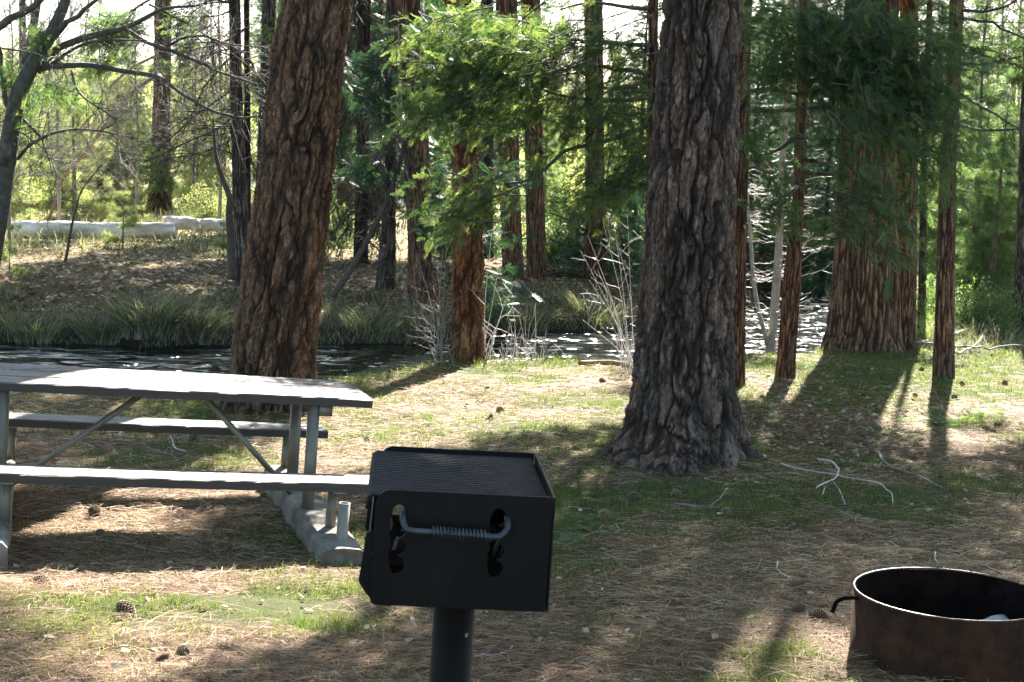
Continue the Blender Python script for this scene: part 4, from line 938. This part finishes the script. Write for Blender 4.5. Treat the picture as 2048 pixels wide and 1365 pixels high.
# needle litter
X,Y=sample_near(300000,1.45,3.2,17.5)
gk=rng.random(len(X))>np.clip(greenmask(X,Y)*.85+.9*(.5-fbm(X*2.3,Y*2.3,X*0,3,91)),0,.95); X,Y=X[gk],Y[gk]; k=len(X); a=rng.random(k)*6.28; a=np.where(rng.random(k)<.45,rng.normal(size=k)*.5,a); L_=.06+.10*rng.random(k); w=.0018*np.maximum(1,Y/6)*(.8+.5*rng.random(k)); cv=rng.normal(size=k)*.25
z=elevn(X,Y); lift=.004+.026*rng.random(k)**2*sst(.4,.6,fbm(X*3,Y*3,X*0,2,81)); tilt=rng.normal(size=k)*.14
V=[]
for i in range(4):
    t=i/3-.5; aa=a+cv*t; cx_=X+np.cos(aa)*L_*t; cy_=Y+np.sin(aa)*L_*t; cz_=z+lift+tilt*L_*t+.004*(1-4*t*t)
    sx_,sy_=-np.sin(aa)*w/2,np.cos(aa)*w/2; V+=[np.stack([cx_-sx_,cy_-sy_,cz_],-1),np.stack([cx_+sx_,cy_+sy_,cz_+w*.4],-1)]
V=np.stack(V,1).reshape(-1,3); q=np.array([[0,1,3,2],[2,3,5,4],[4,5,7,6]]); Q=(q[None]+np.arange(k)[:,None,None]*8).reshape(-1,4)
rn=np.clip(rng.random(k)**1.35*.85+.35*(fbm(X*1.2,Y*1.2,X*0,3,83)-.35),0,1)
mb=MB(); mb.add(V,Q,rnd=np.repeat(rn,8))
_yw,_tl=.301,.059; _U=np.array([math.cos(_yw)*math.cos(_tl),math.sin(_yw)*math.cos(_tl),-math.sin(_tl)]); _V=np.array([-math.sin(_yw),math.cos(_yw),0]); _N=np.cross(_U,_V)
for i in range(120):
    if i<80: u_,v_,n_=-2.2*rng.random()**.8,.68*rng.random(),.004
    else: u_,v_,n_=-2.2*rng.random(),(-.52+.2*rng.random() if i%2 else 1.0+.18*rng.random()),-.34
    a=rng.random()*6.28; l=.04+.05*rng.random(); pc=np.array([-.723,8.02,.541])+_U*u_+_V*v_+_N*n_; dv=_U*math.cos(a)+_V*math.sin(a)
    tube(mb,np.array([pc-dv*l,pc+_N*.004,pc+dv*l]),.0012,3,False,rnd=.2+.3*rng.random())
tag(mb.build('pine_needles',M['needle'],smooth=False),'brown pine needle litter spread over the picnic ground','needle litter',kind='stuff')
# dry leaves
def leafscat(mb,X,Y,size):
    k=len(X); V=np.array([[-.5,0,0],[-.15,.28,.09],[.2,.22,.03],[.5,0,.05],[.2,-.26,.1],[-.2,-.22,.02],[0,0,-.03]]); T=np.array([[0,6,1],[1,6,2],[2,6,3],[3,6,4],[4,6,5],[5,6,0]])
    rot=rots(np.stack([np.cos(a_:=rng.random(k)*6.28),np.sin(a_),rng.normal(size=k)*.25],-1),rng.normal(size=k)*.4)
    Wd=np.einsum('kij,vj->kvi',rot,V)*size[:,None,None]+np.stack([X,Y,elevn(X,Y)+.012],-1)[:,None]
    mb.add(Wd.reshape(-1,3),None,(T[None]+np.arange(k)[:,None,None]*7).reshape(-1,3),rnd=np.repeat(rng.random(k),7))
mb=MB(); X,Y=sample_near(2600,1.5); leafscat(mb,X,Y,.025+.03*rng.random(len(X)))
px,py=rng.normal(1650,120,900),rng.normal(845,48,900); gg=np.array([G(a,b) for a,b in zip(px,py)]); leafscat(mb,gg[:,0],gg[:,1],.035+.045*rng.random(900))
k=26000; X=rng.uniform(-12,6,k); Y=faredge(X)+.7+rng.random(k)**1.3*14; leafscat(mb,X,Y,.04+.07*rng.random(k))
tag(mb.build('leaf_litter',M['leaf_litter'],smooth=False),'dry pale leaves and bark flakes scattered on the ground','leaf litter',kind='stuff')
print('litter',time.time()-T0)
#SECTION_OBJECTS
# ------------------------------------------------------------------ pine cones
def cone_mesh():
    body=MB(); V=[];Q=[]; n=110; ga=2.39996
    tip=MB()
    for i in range(n):
        t=(i+.5)/n; x=(t-.5); r=.33*math.sin(math.pi*(t*.86+.1))**.75; a=i*ga
        u=np.array([0,math.cos(a),math.sin(a)]); ax=np.array([1.,0,0]); s=np.cross(ax,u)
        b=np.array([x-.04,0,0])+u*r*.4; d=u*.9+ax*.45*(t-.25); d/=np.linalg.norm(d); e=b+d*r*.78; w=.075
        top=ax*.02
        body.add([b-s*w*.5,b+s*w*.5,e+s*w,e-s*w,b+ax*.03,e+top+d*.01],[[0,1,2,3]],[[0,3,5],[0,5,4],[1,4,5],[1,5,2],[3,2,5]])
        tip.add([e-s*w*.95-d*.005,e+s*w*.95-d*.005,e+s*w*.7+d*.035+top*1.2,e-s*w*.7+d*.035+top*1.2,e+d*.05-top],[[0,1,2,3]],[[0,4,1],[1,4,2],[3,4,0],[2,4,3]])
    tube(body,np.array([[-.42,0,0],[-.2,0,0],[.2,0,0],[.42,0,0]]),[.1,.2,.18,.05],10)
    return body,tip
b_,t_=cone_mesh(); c0=thing('pine_cone',(0,0,0),'x','pine cone'); b_.build('core',M['cone'],c0,smooth=False); t_.build('scales',M['cone_tip'],c0,smooth=False)
CN=[(1000,825,.1,'dark pine cone lying in the sunlit patch, upper of the two there'),(980,845,.1,'pine cone standing upright on the sunlit patch, lower of the two'),(385,882,.09,'dark pine cone on the grass framed between the far bench and near bench'),
(190,1037,.095,'brown pine cone under the picnic table near its left side'),(200,1078,.07,'pale open cone half buried under the near bench'),(250,1233,.105,'big sunlit pine cone at the bottom left in the bright grass'),(365,1322,.075,'small dark cone at the bottom left below the big sunlit cone'),(326,1336,.06,'tiny pale cone beside the small dark cone at the bottom left'),
(82,1178,.095,'dark cone in the table shade near the left concrete footing'),(1270,1006,.1,'left pine cone of the two just below the big pine'),(1352,1001,.09,'reddish right pine cone of the two just below the big pine'),(1208,1046,.1,'open pine cone above the fallen green bough right of the grill'),
(1452,1038,.08,'grey weathered cone at the end of the thin twig'),(1597,1240,.095,'left cone of the pair beside the fire ring'),(1637,1252,.1,'right cone of the pair beside the fire ring'),(1525,797,.085,'cone in the grass by the slim cedars'),(1755,862,.1,'dark cone in the shaded leaf litter mid right'),
(1702,873,.085,'cone just left below the one in the shaded leaf litter'),(1732,888,.085,'dark cone at the grass edge below the leaf litter'),(1997,853,.095,'cone near the right edge level with the grass shadow'),(1974,865,.1,'dark cone in the tight group near the right edge'),(2010,770,.1,'cone on the bright lawn at the far right'),(1908,797,.09,'cone in the trunk shadow of the lone slim cedar'),
(1866,790,.09,'cone left of the lone slim cedar shadow'),(1830,795,.08,'small cone on the lawn left of the lone cedar'),(1925,772,.08,'cone just right of the lone slim cedar foot'),(1630,748,.09,'leftmost cone in the row in the old cedar shadow'),(1700,752,.1,'cone in the middle of the row in the old cedar shadow'),(1662,750,.08,'small cone in the row in the old cedar shadow'),(1985,712,.07,'distant cone on the sunlit lawn at the far right'),(1843,742,.08,'cone at the sunny edge of the old cedar shadow'),
(1985,868,.085,'lowest cone of the tight group near the right edge'),(1610,877,.09,'cone on bare needles right of the big pine foot'),(1735,745,.08,'right cone of the row in the old cedar shadow'),(973,784,.07,'small cone high in the sunlit patch near the bank'),(1205,763,.08,'cone at the bright bank edge left of the big pine'),(733,880,.06,'little pale cone on sunlit needles right of the table'),
(130,838,.08,'cone seen between tabletop and far bench at the left'),(1485,845,.09,'cone in the shaded litter beside the big pine'),(1800,905,.07,'small cone beside the dark crooked stick')]
for i,(x,y,s,l) in enumerate(CN):
    q=G(x,y); o=c0 if i==0 else copy_tree(c0,(0,0,0))
    o.location=(q[0],q[1],float(elevn(q[0],q[1]))+s*.22); o.scale=(s*.78,)*3
    o.rotation_euler=(rng.random()*6,(-1.3 if 'upright' in l else rng.normal()*.35),rng.random()*6.28); tag(o,l,'pine cone','pine cones on the ground')
# fallen green bough
q=G(1165,1095); mb=MB(); ax=np.array([G(1120,1105),G(1180,1075),G(1225,1060)]); W=smooth_poly(ax,6)+[0,0,.02]; 
fb=thing('fallen_bough',tuple(q),'fallen green conifer bough on the ground right of the grill','bough'); tube(mb,W,np.linspace(.003,.006,len(W)),6); mb.build('stem',M['tan_limb'],fb)
mb=MB()
for i in range(46):
    p=W[rng.integers(0,len(W)-3)]+rng.normal(size=3)*[.07,.07,.01]; scatter(mb,*FIR[i%2],p[None],rots(np.array([[-1+rng.normal()*.6,rng.normal()*.7,rng.normal()*.1]]),rng.normal(size=1)*.3),.13)
mb.build('foliage',M['mid_leaf'],fb,smooth=False)
mb=MB(); 
for (x,y) in [(1860,850),(1925,840),(1960,835)]:
    qq=G(x,y)
    for i in range(14): scatter(mb,*FIR[i%2],(qq+rng.normal(size=3)*[.08,.08,.01]+[0,0,.03])[None],rots(rng.normal(size=(1,3))*[1,1,.25],rng.normal(size=1)),.14)
tag(mb.build('fallen_sprigs',M['mid_leaf'],smooth=False),'blue green conifer sprigs lying in the slim cedar shadow','sprigs')
# ------------------------------------------------------------------ fire ring
gz=float(elev(1.73,5.8)); cxr,cyr,rr_=1.735,5.80,.372
fr=thing('fire_ring',(cxr,cyr,gz),'rusty round steel campfire ring at the bottom right corner','fire ring')
th=np.linspace(0,2*np.pi,128,endpoint=False); n=128; TK=.007
def ringwall(mb,r0,r1,z0,z1):
    V=[]
    for (r,z) in ((r0,z0),(r0,z1),(r1,z1),(r1,z0)): V.append(np.stack([cxr+np.cos(th)*r,cyr+np.sin(th)*r,np.full(n,z)+.002*np.sin(th*3)],-1))
    V=np.concatenate(V); Q=[]; j=np.arange(n); jn=(j+1)%n
    for a in range(3): Q.append(np.stack([a*n+j,a*n+jn,(a+1)*n+jn,(a+1)*n+j],-1))
    mb.add(V,np.concatenate(Q))
zt=gz+.275
mb=MB(); ringwall(mb,rr_,rr_-.004,gz-.08,zt-.003); mb.build('outer_wall',M['rust'],fr)
mb=MB(); ringwall(mb,rr_-.0065,rr_-.0045,gz-.08,zt-.004); mb.build('inner_wall',M['soot'],fr)
mb=MB(); a_=np.linspace(0,2*np.pi,129); tube(mb,np.stack([cxr+np.cos(a_)*(rr_-.003),cyr+np.sin(a_)*(rr_-.003),np.full(129,zt)],-1),.0042,8,False); mb.build('rim',M['rim'],fr)
mb=MB(); hx=cxr-rr_; tube(mb,smooth_poly([[hx+.01,cyr-.04,zt-.02],[hx-.05,cyr-.05,zt-.018],[hx-.085,cyr-.06,zt-.03],[hx-.1,cyr-.07,zt-.075]],5),.0085,8); mb.build('handle',M['soot'],fr)
mb=MB(); box(mb,(hx+.035,cyr-.16,zt-.07),(.004,.03,.06),None); 
# ash bed
rr2,aa2=np.meshgrid(np.linspace(0,1,14),th); X=(cxr+np.cos(aa2)*rr2*(rr_-.02)).ravel();Y=(cyr+np.sin(aa2)*rr2*(rr_-.02)).ravel(); Zz=gz+.02+.03*fbm(X*9,Y*9,X*0,3,4)
mb=MB(); i=np.arange(127)[:,None]*14; j=np.arange(13)[None]; mb.add(np.stack([X,Y,Zz],-1),np.stack([i+j,i+j+1,i+j+15,i+j+14],-1).reshape(-1,4)); mb.build('ash_bed',M['ash'],fr)
mb=MB(); W=smooth_poly([[cxr-.1,5.84,gz+.045],[cxr+.08,5.92,gz+.06],[cxr+.28,6.0,gz+.085]],6); tube(mb,W,np.linspace(.028,.055,len(W))*(1+.12*rng.normal(size=len(W))*.4),14); tag(mb.build('charred_log',M['log']),'pale charred log lying inside the fire ring','log')
# ------------------------------------------------------------------ curved plate with cut-outs
def plate(name,outline,holes,th_,mat_,parent,M4):
    cu=bpy.data.curves.new(name,'CURVE'); cu.dimensions='2D'; cu.fill_mode='BOTH'; cu.extrude=th_/2; cu.bevel_depth=.0008; cu.bevel_resolution=1
    for loop in [outline]+holes:
        s=cu.splines.new('POLY'); s.points.add(len(loop)-1); s.use_cyclic_u=True
        for p,c in zip(s.points,loop): p.co=(c[0],c[1],0,1)
    o=bpy.data.objects.new(name,cu); COL.objects.link(o)
    dg=bpy.context.evaluated_depsgraph_get(); me=bpy.data.meshes.new_from_object(o.evaluated_get(dg)); COL.objects.unlink(o); bpy.data.objects.remove(o)
    me.transform(M4); me.name=name; me.materials.clear(); me.materials.append(mat_); o=bpy.data.objects.new(name,me); COL.objects.link(o); o.parent=parent; return o
# ------------------------------------------------------------------ grill
A=P(750,983,3.2); Bp=P(1109.5,991.5,3.2)          # near plate top corners
Wd=.375; Hh=.25; Dp=.50
gp=P(904,1300,3.46); ggz=float(elev(gp[0],3.46))
bar=thing('grill',(0,0,0),'black steel pedestal campground grill with a coil wrapped handle in the foreground','grill')
ctr=(A+Bp)/2; lean=R(1.6); yawg=R(4)
bar.location=ctr; bar.rotation_euler=(0,lean,yawg); bar['_o']=[0,0,0]
def cut(cx0,top,n=4,r=.0195,step=.0375):
    pts=[]; m=8
    for k in range(n):
        cy0=top-r-k*step
        for a in np.linspace(math.acos(min(1,step/2/r)),math.pi-math.acos(min(1,step/2/r)),m): pts.append((cx0+math.sin(a)*r*(1 if True else 1),cy0+math.cos(a)*r))
    bot=top-2*r-(n-1)*step; lx=cx0-r*.8
    return [(cx0,top)]+pts+[(cx0-r*.2,bot-.001),(lx+.004,bot+.006),(lx,bot+.02),(lx-.001,bot+.05),(lx+.003,top-.09),(lx-.002,top-.06),(lx,top-.024),(lx+.007,top-.006)]
def plate_outline():
    o=[]; h=Wd/2
    for a in np.linspace(math.pi,math.pi/2,9): o.append((-h+.034+math.cos(a)*.034,-.034+math.sin(a)*.034))
    o.append((h,0)); o.append((h,-Hh))
    for a in np.linspace(-math.pi/2,-math.pi,5): o.append((-h+.013+math.cos(a)*.013,-Hh+.013+math.sin(a)*.013))
    return o
Mx=Matrix.Rotation(R(90),4,'X')
holes=[cut(-.1385,-.028),cut(.072,-.028)]
plate('side_plate',plate_outline(),holes,.004,M['paint'],bar,Matrix.Translation((0,0,0))@Mx)
plate('side_plate',plate_outline(),holes,.004,M['paint'],bar,Matrix.Translation((0,Dp,0))@Mx)
mb=MB(); box(mb,(Wd/2+.0045,Dp/2,-Hh/2+.001),(.004,Dp+.008,Hh),bev=.001); mb.build('back_plate',M['paint'],bar,smooth=False)
mb=MB(); box(mb,(0,Dp/2,-Hh+.004),(Wd-.002,Dp-.008,.004)); mb.build('bottom_plate',M['paint'],bar,smooth=False)
mb=MB(); Mf=Matrix.Translation((-Wd/2-.012,Dp/2,-Hh+.09))@Matrix.Rotation(R(3),4,'Y'); box(mb,(0,0,0),(.004,Dp-.03,.12),Mf,bev=.0012); lip=mb.build('front_lip',M['paint'],bar,smooth=False)
for yy in (.009,Dp-.009): plate('lip_flange',[(-.2035,-.097),(-.1882,-.09),(-.1882,-.238),(-.199,-.226),(-.2145,-.203)],[],.004,M['paint'],lip,Matrix.Translation((0,yy,0))@Mx)
gr=MB(); nb=25
for i in range(nb):
    y=.012+(Dp-.024)*i/(nb-1); tube(gr,np.array([[Wd/2-.006,y,-.014],[0,y,-.015],[-Wd/2-.008,y,-.014],[-Wd/2-.016,y,-.018],[-Wd/2-.017,y,-.045]]),.0045,6)
for x in (-Wd/2-.012,-.06,.1): box(gr,(x,Dp/2,-.024),(.008,Dp-.02,.012))
go=gr.build('grate',M['grate'],bar)
hb=MB(); zl=-.075; pts=smooth_poly([[-.128,.02,-.052],[-.128,-.012,-.05],[-.128,-.034,-.058],[-.12,-.045,zl],[-.06,-.046,zl-.001],[.03,-.046,zl-.004],[.078,-.045,zl-.006],[.094,-.034,zl+.012],[.094,-.012,-.05],[.094,.02,-.052]],6); tube(hb,pts,.0066,12); ho=hb.build('handle',M['bare_rod'],bar)
cb=MB(); nt=15; tt=np.linspace(0,1,nt*14); xc=-.066+.116*tt; tube(cb,np.stack([xc,-.046+.0115*np.cos(tt*nt*6.283),zl-.003*tt-.001+.0115*np.sin(tt*nt*6.283)],-1),.0021,6); co=cb.build('coil',M['bare_rod'],ho)
hb=MB(); pts=smooth_poly([[-.128,Dp-.02,-.052],[-.128,Dp+.03,-.055],[-.12,Dp+.045,zl],[.03,Dp+.046,zl],[.09,Dp+.045,zl],[.094,Dp+.02,-.05],[.094,Dp-.02,-.052]],6); tube(hb,pts,.0052,8); hb.build('handle',M['bare_rod'],bar)
am=MB(); ng=16; gx_,gy_=np.meshgrid(np.linspace(-Wd/2+.004,Wd/2-.004,ng),np.linspace(.006,Dp-.006,ng)); gz_=-Hh+.03+.075*fbm(gx_*9,gy_*9,gx_*0,3,6); i_=np.arange(ng-1)[:,None]*ng; j_=np.arange(ng-1)[None]
am.add(np.stack([gx_.ravel(),gy_.ravel(),gz_.ravel()],-1),np.stack([i_+j_,i_+j_+1,i_+j_+ng+1,i_+j_+ng],-1).reshape(-1,4)); am.build('ash_bed',M['soot'],bar)  # ash, coloured near black so the slots look dark inside
# half burnt sticks and ash in the firebox
mb=MB()
for i in range(26):
    p=np.array([rng.uniform(-.16,.12),rng.uniform(.05,.4),-Hh+.02+.1*rng.random()]); d=runit(1)[0]*[1,1,.5]*.07; tube(mb,np.array([p-d,p+rng.normal(size=3)*.01,p+d]),[.003,.006,.004],5)
tag(mb.build('kindling',M['branch'],bar),None); 
# post
mb=MB(); z1=-Hh-.001; gl=ggz-ctr[2]-.1
inv=(Matrix.Rotation(yawg,4,'Z')@Matrix.Rotation(lean,4,'Y')).inverted(); pt=np.array(inv@Vector(P(903.5,1300,3.46)-ctr))
tube(mb,np.array([[pt[0],.25,z1],[pt[0]-.002,.25,gl]]),.0475,40); mb.build('post',M['post_paint'],bar)
mb=MB(); tube(mb,np.array([[pt[0]+.001,.25,z1],[pt[0]+.001,.25,z1-.022]]),.053,40); mb.build('collar',M['paint'],bar)
mb=MB(); vv=np.array(inv@Vector(P(936,1272,3.41)-ctr)); Vs=[];
a_=np.linspace(0,6.283,16,endpoint=False); rad=.0045*(1+.15*np.sin(a_*3)); cpt=np.array([pt[0],.25,0]); ang0=math.atan2(-1,.78)
px_=pt[0]+.0482*np.cos(ang0+np.cos(a_)*rad/.0475); py_=.25+.0482*np.sin(ang0+np.cos(a_)*rad/.0475); pz=vv[2]+np.sin(a_)*rad*1.1
mb.add(np.concatenate([np.stack([px_,py_,pz],-1),[[pt[0]+.0486*math.cos(ang0),.25+.0486*math.sin(ang0),vv[2]]]]),None,[[i,(i+1)%16,16] for i in range(16)]); mb.build('paint_spot',M['cone_tip'],bar)
# ------------------------------------------------------------------ picnic table
yaw,tilt=.301,.059; Wt,hbn,b1,b2=.707,.344,.536,.974
U=Vector((math.cos(yaw)*math.cos(tilt),math.sin(yaw)*math.cos(tilt),-math.sin(tilt))); Vv=Vector((-math.sin(yaw),math.cos(yaw),0)); Nn=U.cross(Vv)
MT=Matrix(((U[0],Vv[0],Nn[0],-.723),(U[1],Vv[1],Nn[1],8.02),(U[2],Vv[2],Nn[2],.541),(0,0,0,1)))
tb_=thing('picnic_table',(0,0,0),'weathered grey plank picnic table with two benches on concrete footings','picnic table'); tb_.matrix_world=MT; tb_['_o']=[0,0,0]
TL=2.35
def plank(name,u0,u1,v0,v1,z,th_,parent,cut=None,sag=0,seed=0):
    mb=MB(); nu=60; us=np.linspace(u0,u1,nu); nv=6; 
    prof=[(v0,z-th_),(v0,z-.006),(v0+.006,z),((v0+v1)/2,z+.001),(v1-.006,z),(v1,z-.006),(v1,z-th_)]
    V=[]
    for u in us:
        for k,(v,zz_) in enumerate(prof):
            jv=(vnoise(np.array([u*14.]),np.array([v*9+seed]),np.array([k*.3]),seed)[0]-.5)*.005 if k in(0,1,5,6) else 0
            jz=(vnoise(np.array([u*20.]),np.array([v*30.+seed]),np.array([1.]),seed+1)[0]-.5)*.0025
            V.append((u,v+jv,zz_+jz-sag*math.sin(math.pi*(u-u0)/(u1-u0))))
    m=len(prof); V=np.array(V)
    if cut is not None: # clip the far right corner
        c0_,c1_=cut; V[:,0]=np.where(V[:,1]>c0_,np.minimum(V[:,0],u1-(V[:,1]-c0_)*c1_),V[:,0])
    i=np.arange(nu-1)[:,None]*m; j=np.arange(m)[None]; jn=(j+1)%m
    Q=np.stack([i+j,i+j+m,i+jn+m,i+jn],-1).reshape(-1,4)
    endq=[[0,1,5,6],[1,2,4,5]]; T=[[2,3,4]]; e=(nu-1)*m
    Q=np.concatenate([Q,np.array(endq),np.array([[q+e for q in r[::-1]] for r in endq])]); T=np.array(T+[[e+4,e+3,e+2]])
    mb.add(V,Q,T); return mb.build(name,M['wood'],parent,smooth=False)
# tabletop: three planks, one part
tp=thing('tabletop',(0,0,0),None,None); del tp['_o']; bpy.data.objects.remove(tp)
pw=Wt/3
first=None
for k in range(3):
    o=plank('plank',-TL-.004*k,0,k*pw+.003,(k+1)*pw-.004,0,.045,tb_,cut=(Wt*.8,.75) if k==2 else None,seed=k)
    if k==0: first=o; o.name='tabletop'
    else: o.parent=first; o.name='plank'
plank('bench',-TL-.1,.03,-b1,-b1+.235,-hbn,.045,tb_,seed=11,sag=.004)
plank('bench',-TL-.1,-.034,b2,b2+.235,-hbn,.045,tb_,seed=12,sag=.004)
ub=[-.30,-1.86]; hf=.60
for u in ub:
    # footing
    mb=MB(); nu=40; vs=np.linspace(-.83,b2+.2,nu); prof=[(-.11,-.3),(-.1,-.02),(-.085,0),(0,.004),(.085,0),(.11,-.02),(.11,-.3)]; Vt=[]
    for a,v in enumerate(vs):
        for k,(du,dz) in enumerate(prof):
            nn=fbm(np.array([v*9.+u*7]),np.array([k*1.7]),np.array([0.]),3,5)[0]-.5; Vt.append((u+(.035 if u>-1 else -.035)+du*(1+.35*nn),v+(.03*nn if a in(0,nu-1) else 0),-hf+dz+.02*nn))
    m=7; i=np.arange(nu-1)[:,None]*m; j=np.arange(m)[None]; jn=(j+1)%m; Q=np.stack([i+jn,i+jn+m,i+j+m,i+j],-1).reshape(-1,4); e=(nu-1)*m
    mb.add(Vt,np.concatenate([Q,[[0,1,5,6],[1,2,4,5]],[[6+e,5+e,1+e,0+e],[5+e,4+e,2+e,1+e]]]),[[2,3,4],[e+4,e+3,e+2]]); mb.build('footing',M['concrete'],tb_,smooth=False)
    for v,sx in ((.06,0),(Wt-.1,0)):
        mb=MB(); tube(mb,np.array([[u+.005,v-.03,-hf-.05],[u,v,-.048]]),.032,20); mb.build('leg',M['galv'],tb_)
    for v in (-b1+.1,b2+.09):
        mb=MB(); tube(mb,np.array([[u+.05,v+.06,-hf-.05],[u+.05,v+.06,-hbn-.047]]),.026,18); mb.build('bench_leg',M['galv'],tb_)
        mb=MB(); box(mb,(u+.05,v+.0,-hbn-.05),(.06,.2,.008),bev=.001); mb.build('bracket',M['galv'],tb_)
    mb=MB(); box(mb,(u,Wt/2,-.052),(.06,Wt-.08,.01),bev=.001); mb.build('cross_brace',M['galv'],tb_)
# cut stub pipe in front of the right bench leg
mb=MB(); v=-.64; n=24; aa=np.linspace(0,6.2832,n,endpoint=False)
Vt=[]; 
for (r,z) in ((.028,-hf-.05),(.028,-.415),(.024,-.415),(.024,-.5)): Vt.append(np.stack([-.245+np.cos(aa)*r,v-.02+np.sin(aa)*r,np.full(n,z)],-1))
j=np.arange(n);jn=(j+1)%n; mb.add(np.concatenate(Vt),np.concatenate([np.stack([a*n+j,a*n+jn,(a+1)*n+jn,(a+1)*n+j],-1) for a in range(3)])); mb.build('pipe_stub',M['galv'],tb_)
mb=MB(); tube(mb,np.array([[-.36,Wt*.3,-.56],[-.86,Wt*.3,-.05]]),.0155,12); mb.build('diagonal_brace',M['galv'],tb_)
mb=MB(); tube(mb,np.array([[-1.8,Wt*.3,-.56],[-1.16,Wt*.3,-.05]]),.0155,12); mb.build('diagonal_brace',M['galv'],tb_)
mb=MB(); box(mb,(-.24,.03,-.075),(.07,.004,.06),Matrix.Rotation(R(0),4,'X')); mb.build('loose_bracket',M['galv'],tb_)
# white pebble / shell
q=G(222,1180); mb=MB(); tube(mb,np.array([q+[-.012,0,.008],q+[0,0,.014],q+[.012,0,.008]]),[.003,.009,.003],10); tag(mb.build('pebble',M['rim']),'small white pebble on the shaded needles under the table','pebble')
for o in list(bpy.data.objects):
    if '_o' in o: del o['_o']
print('objects',time.time()-T0)
#SECTION_LIGHT
# ------------------------------------------------------------------ camera, light
cam=bpy.data.cameras.new('camera'); co_=bpy.data.objects.new('camera',cam); COL.objects.link(co_)
cam.sensor_width=36; cam.lens=F/2048*36; cam.clip_end=2000; cam.clip_start=.05
co_.matrix_world=Matrix.Translation((0,0,CH))@Matrix.Rotation(R(90)-PIT,4,'X')@Matrix.Rotation(RHO,4,'Z')
cam.dof.use_dof=True; cam.dof.focus_distance=9.0; cam.dof.aperture_fstop=13
S.camera=co_
w=bpy.data.worlds.new('World'); S.world=w; w.use_nodes=True; nt=w.node_tree; nt.nodes.clear()
sk=nt.nodes.new('ShaderNodeTexSky'); sk.sky_type='NISHITA'; sk.sun_disc=False; sk.sun_elevation=SUNE; sk.sun_rotation=SUNA; sk.air_density=1.0; sk.dust_density=1.5; sk.ozone_density=1
bg=nt.nodes.new('ShaderNodeBackground'); bg.inputs[1].default_value=.05; ou=nt.nodes.new('ShaderNodeOutputWorld'); hs_=nt.nodes.new('ShaderNodeHueSaturation'); hs_.inputs['Saturation'].default_value=1.0; hs_.inputs['Hue'].default_value=.482; nt.links.new(sk.outputs[0],hs_.inputs['Color']); nt.links.new(hs_.outputs[0],bg.inputs[0]); nt.links.new(bg.outputs[0],ou.inputs[0])
sl=bpy.data.lights.new('sun','SUN'); sl.energy=5; sl.angle=R(.53); sl.color=(1,.95,.87); so=bpy.data.objects.new('sun',sl); COL.objects.link(so)
so.rotation_euler=Vector(SD).to_track_quat('Z','Y').to_euler()
S.view_settings.view_transform='Standard'; S.view_settings.look='None'; S.view_settings.exposure=3.0; S.view_settings.gamma=1
S.cycles.use_denoising=True
S.cycles.max_bounces=6; S.cycles.diffuse_bounces=3; S.cycles.transmission_bounces=3; S.cycles.glossy_bounces=2; S.cycles.use_adaptive_sampling=True; S.cycles.adaptive_threshold=.02
S.render.film_transparent=False
print('done',time.time()-T0,'faces',sum(len(o.data.polygons) for o in bpy.data.objects if o.type=='MESH'))
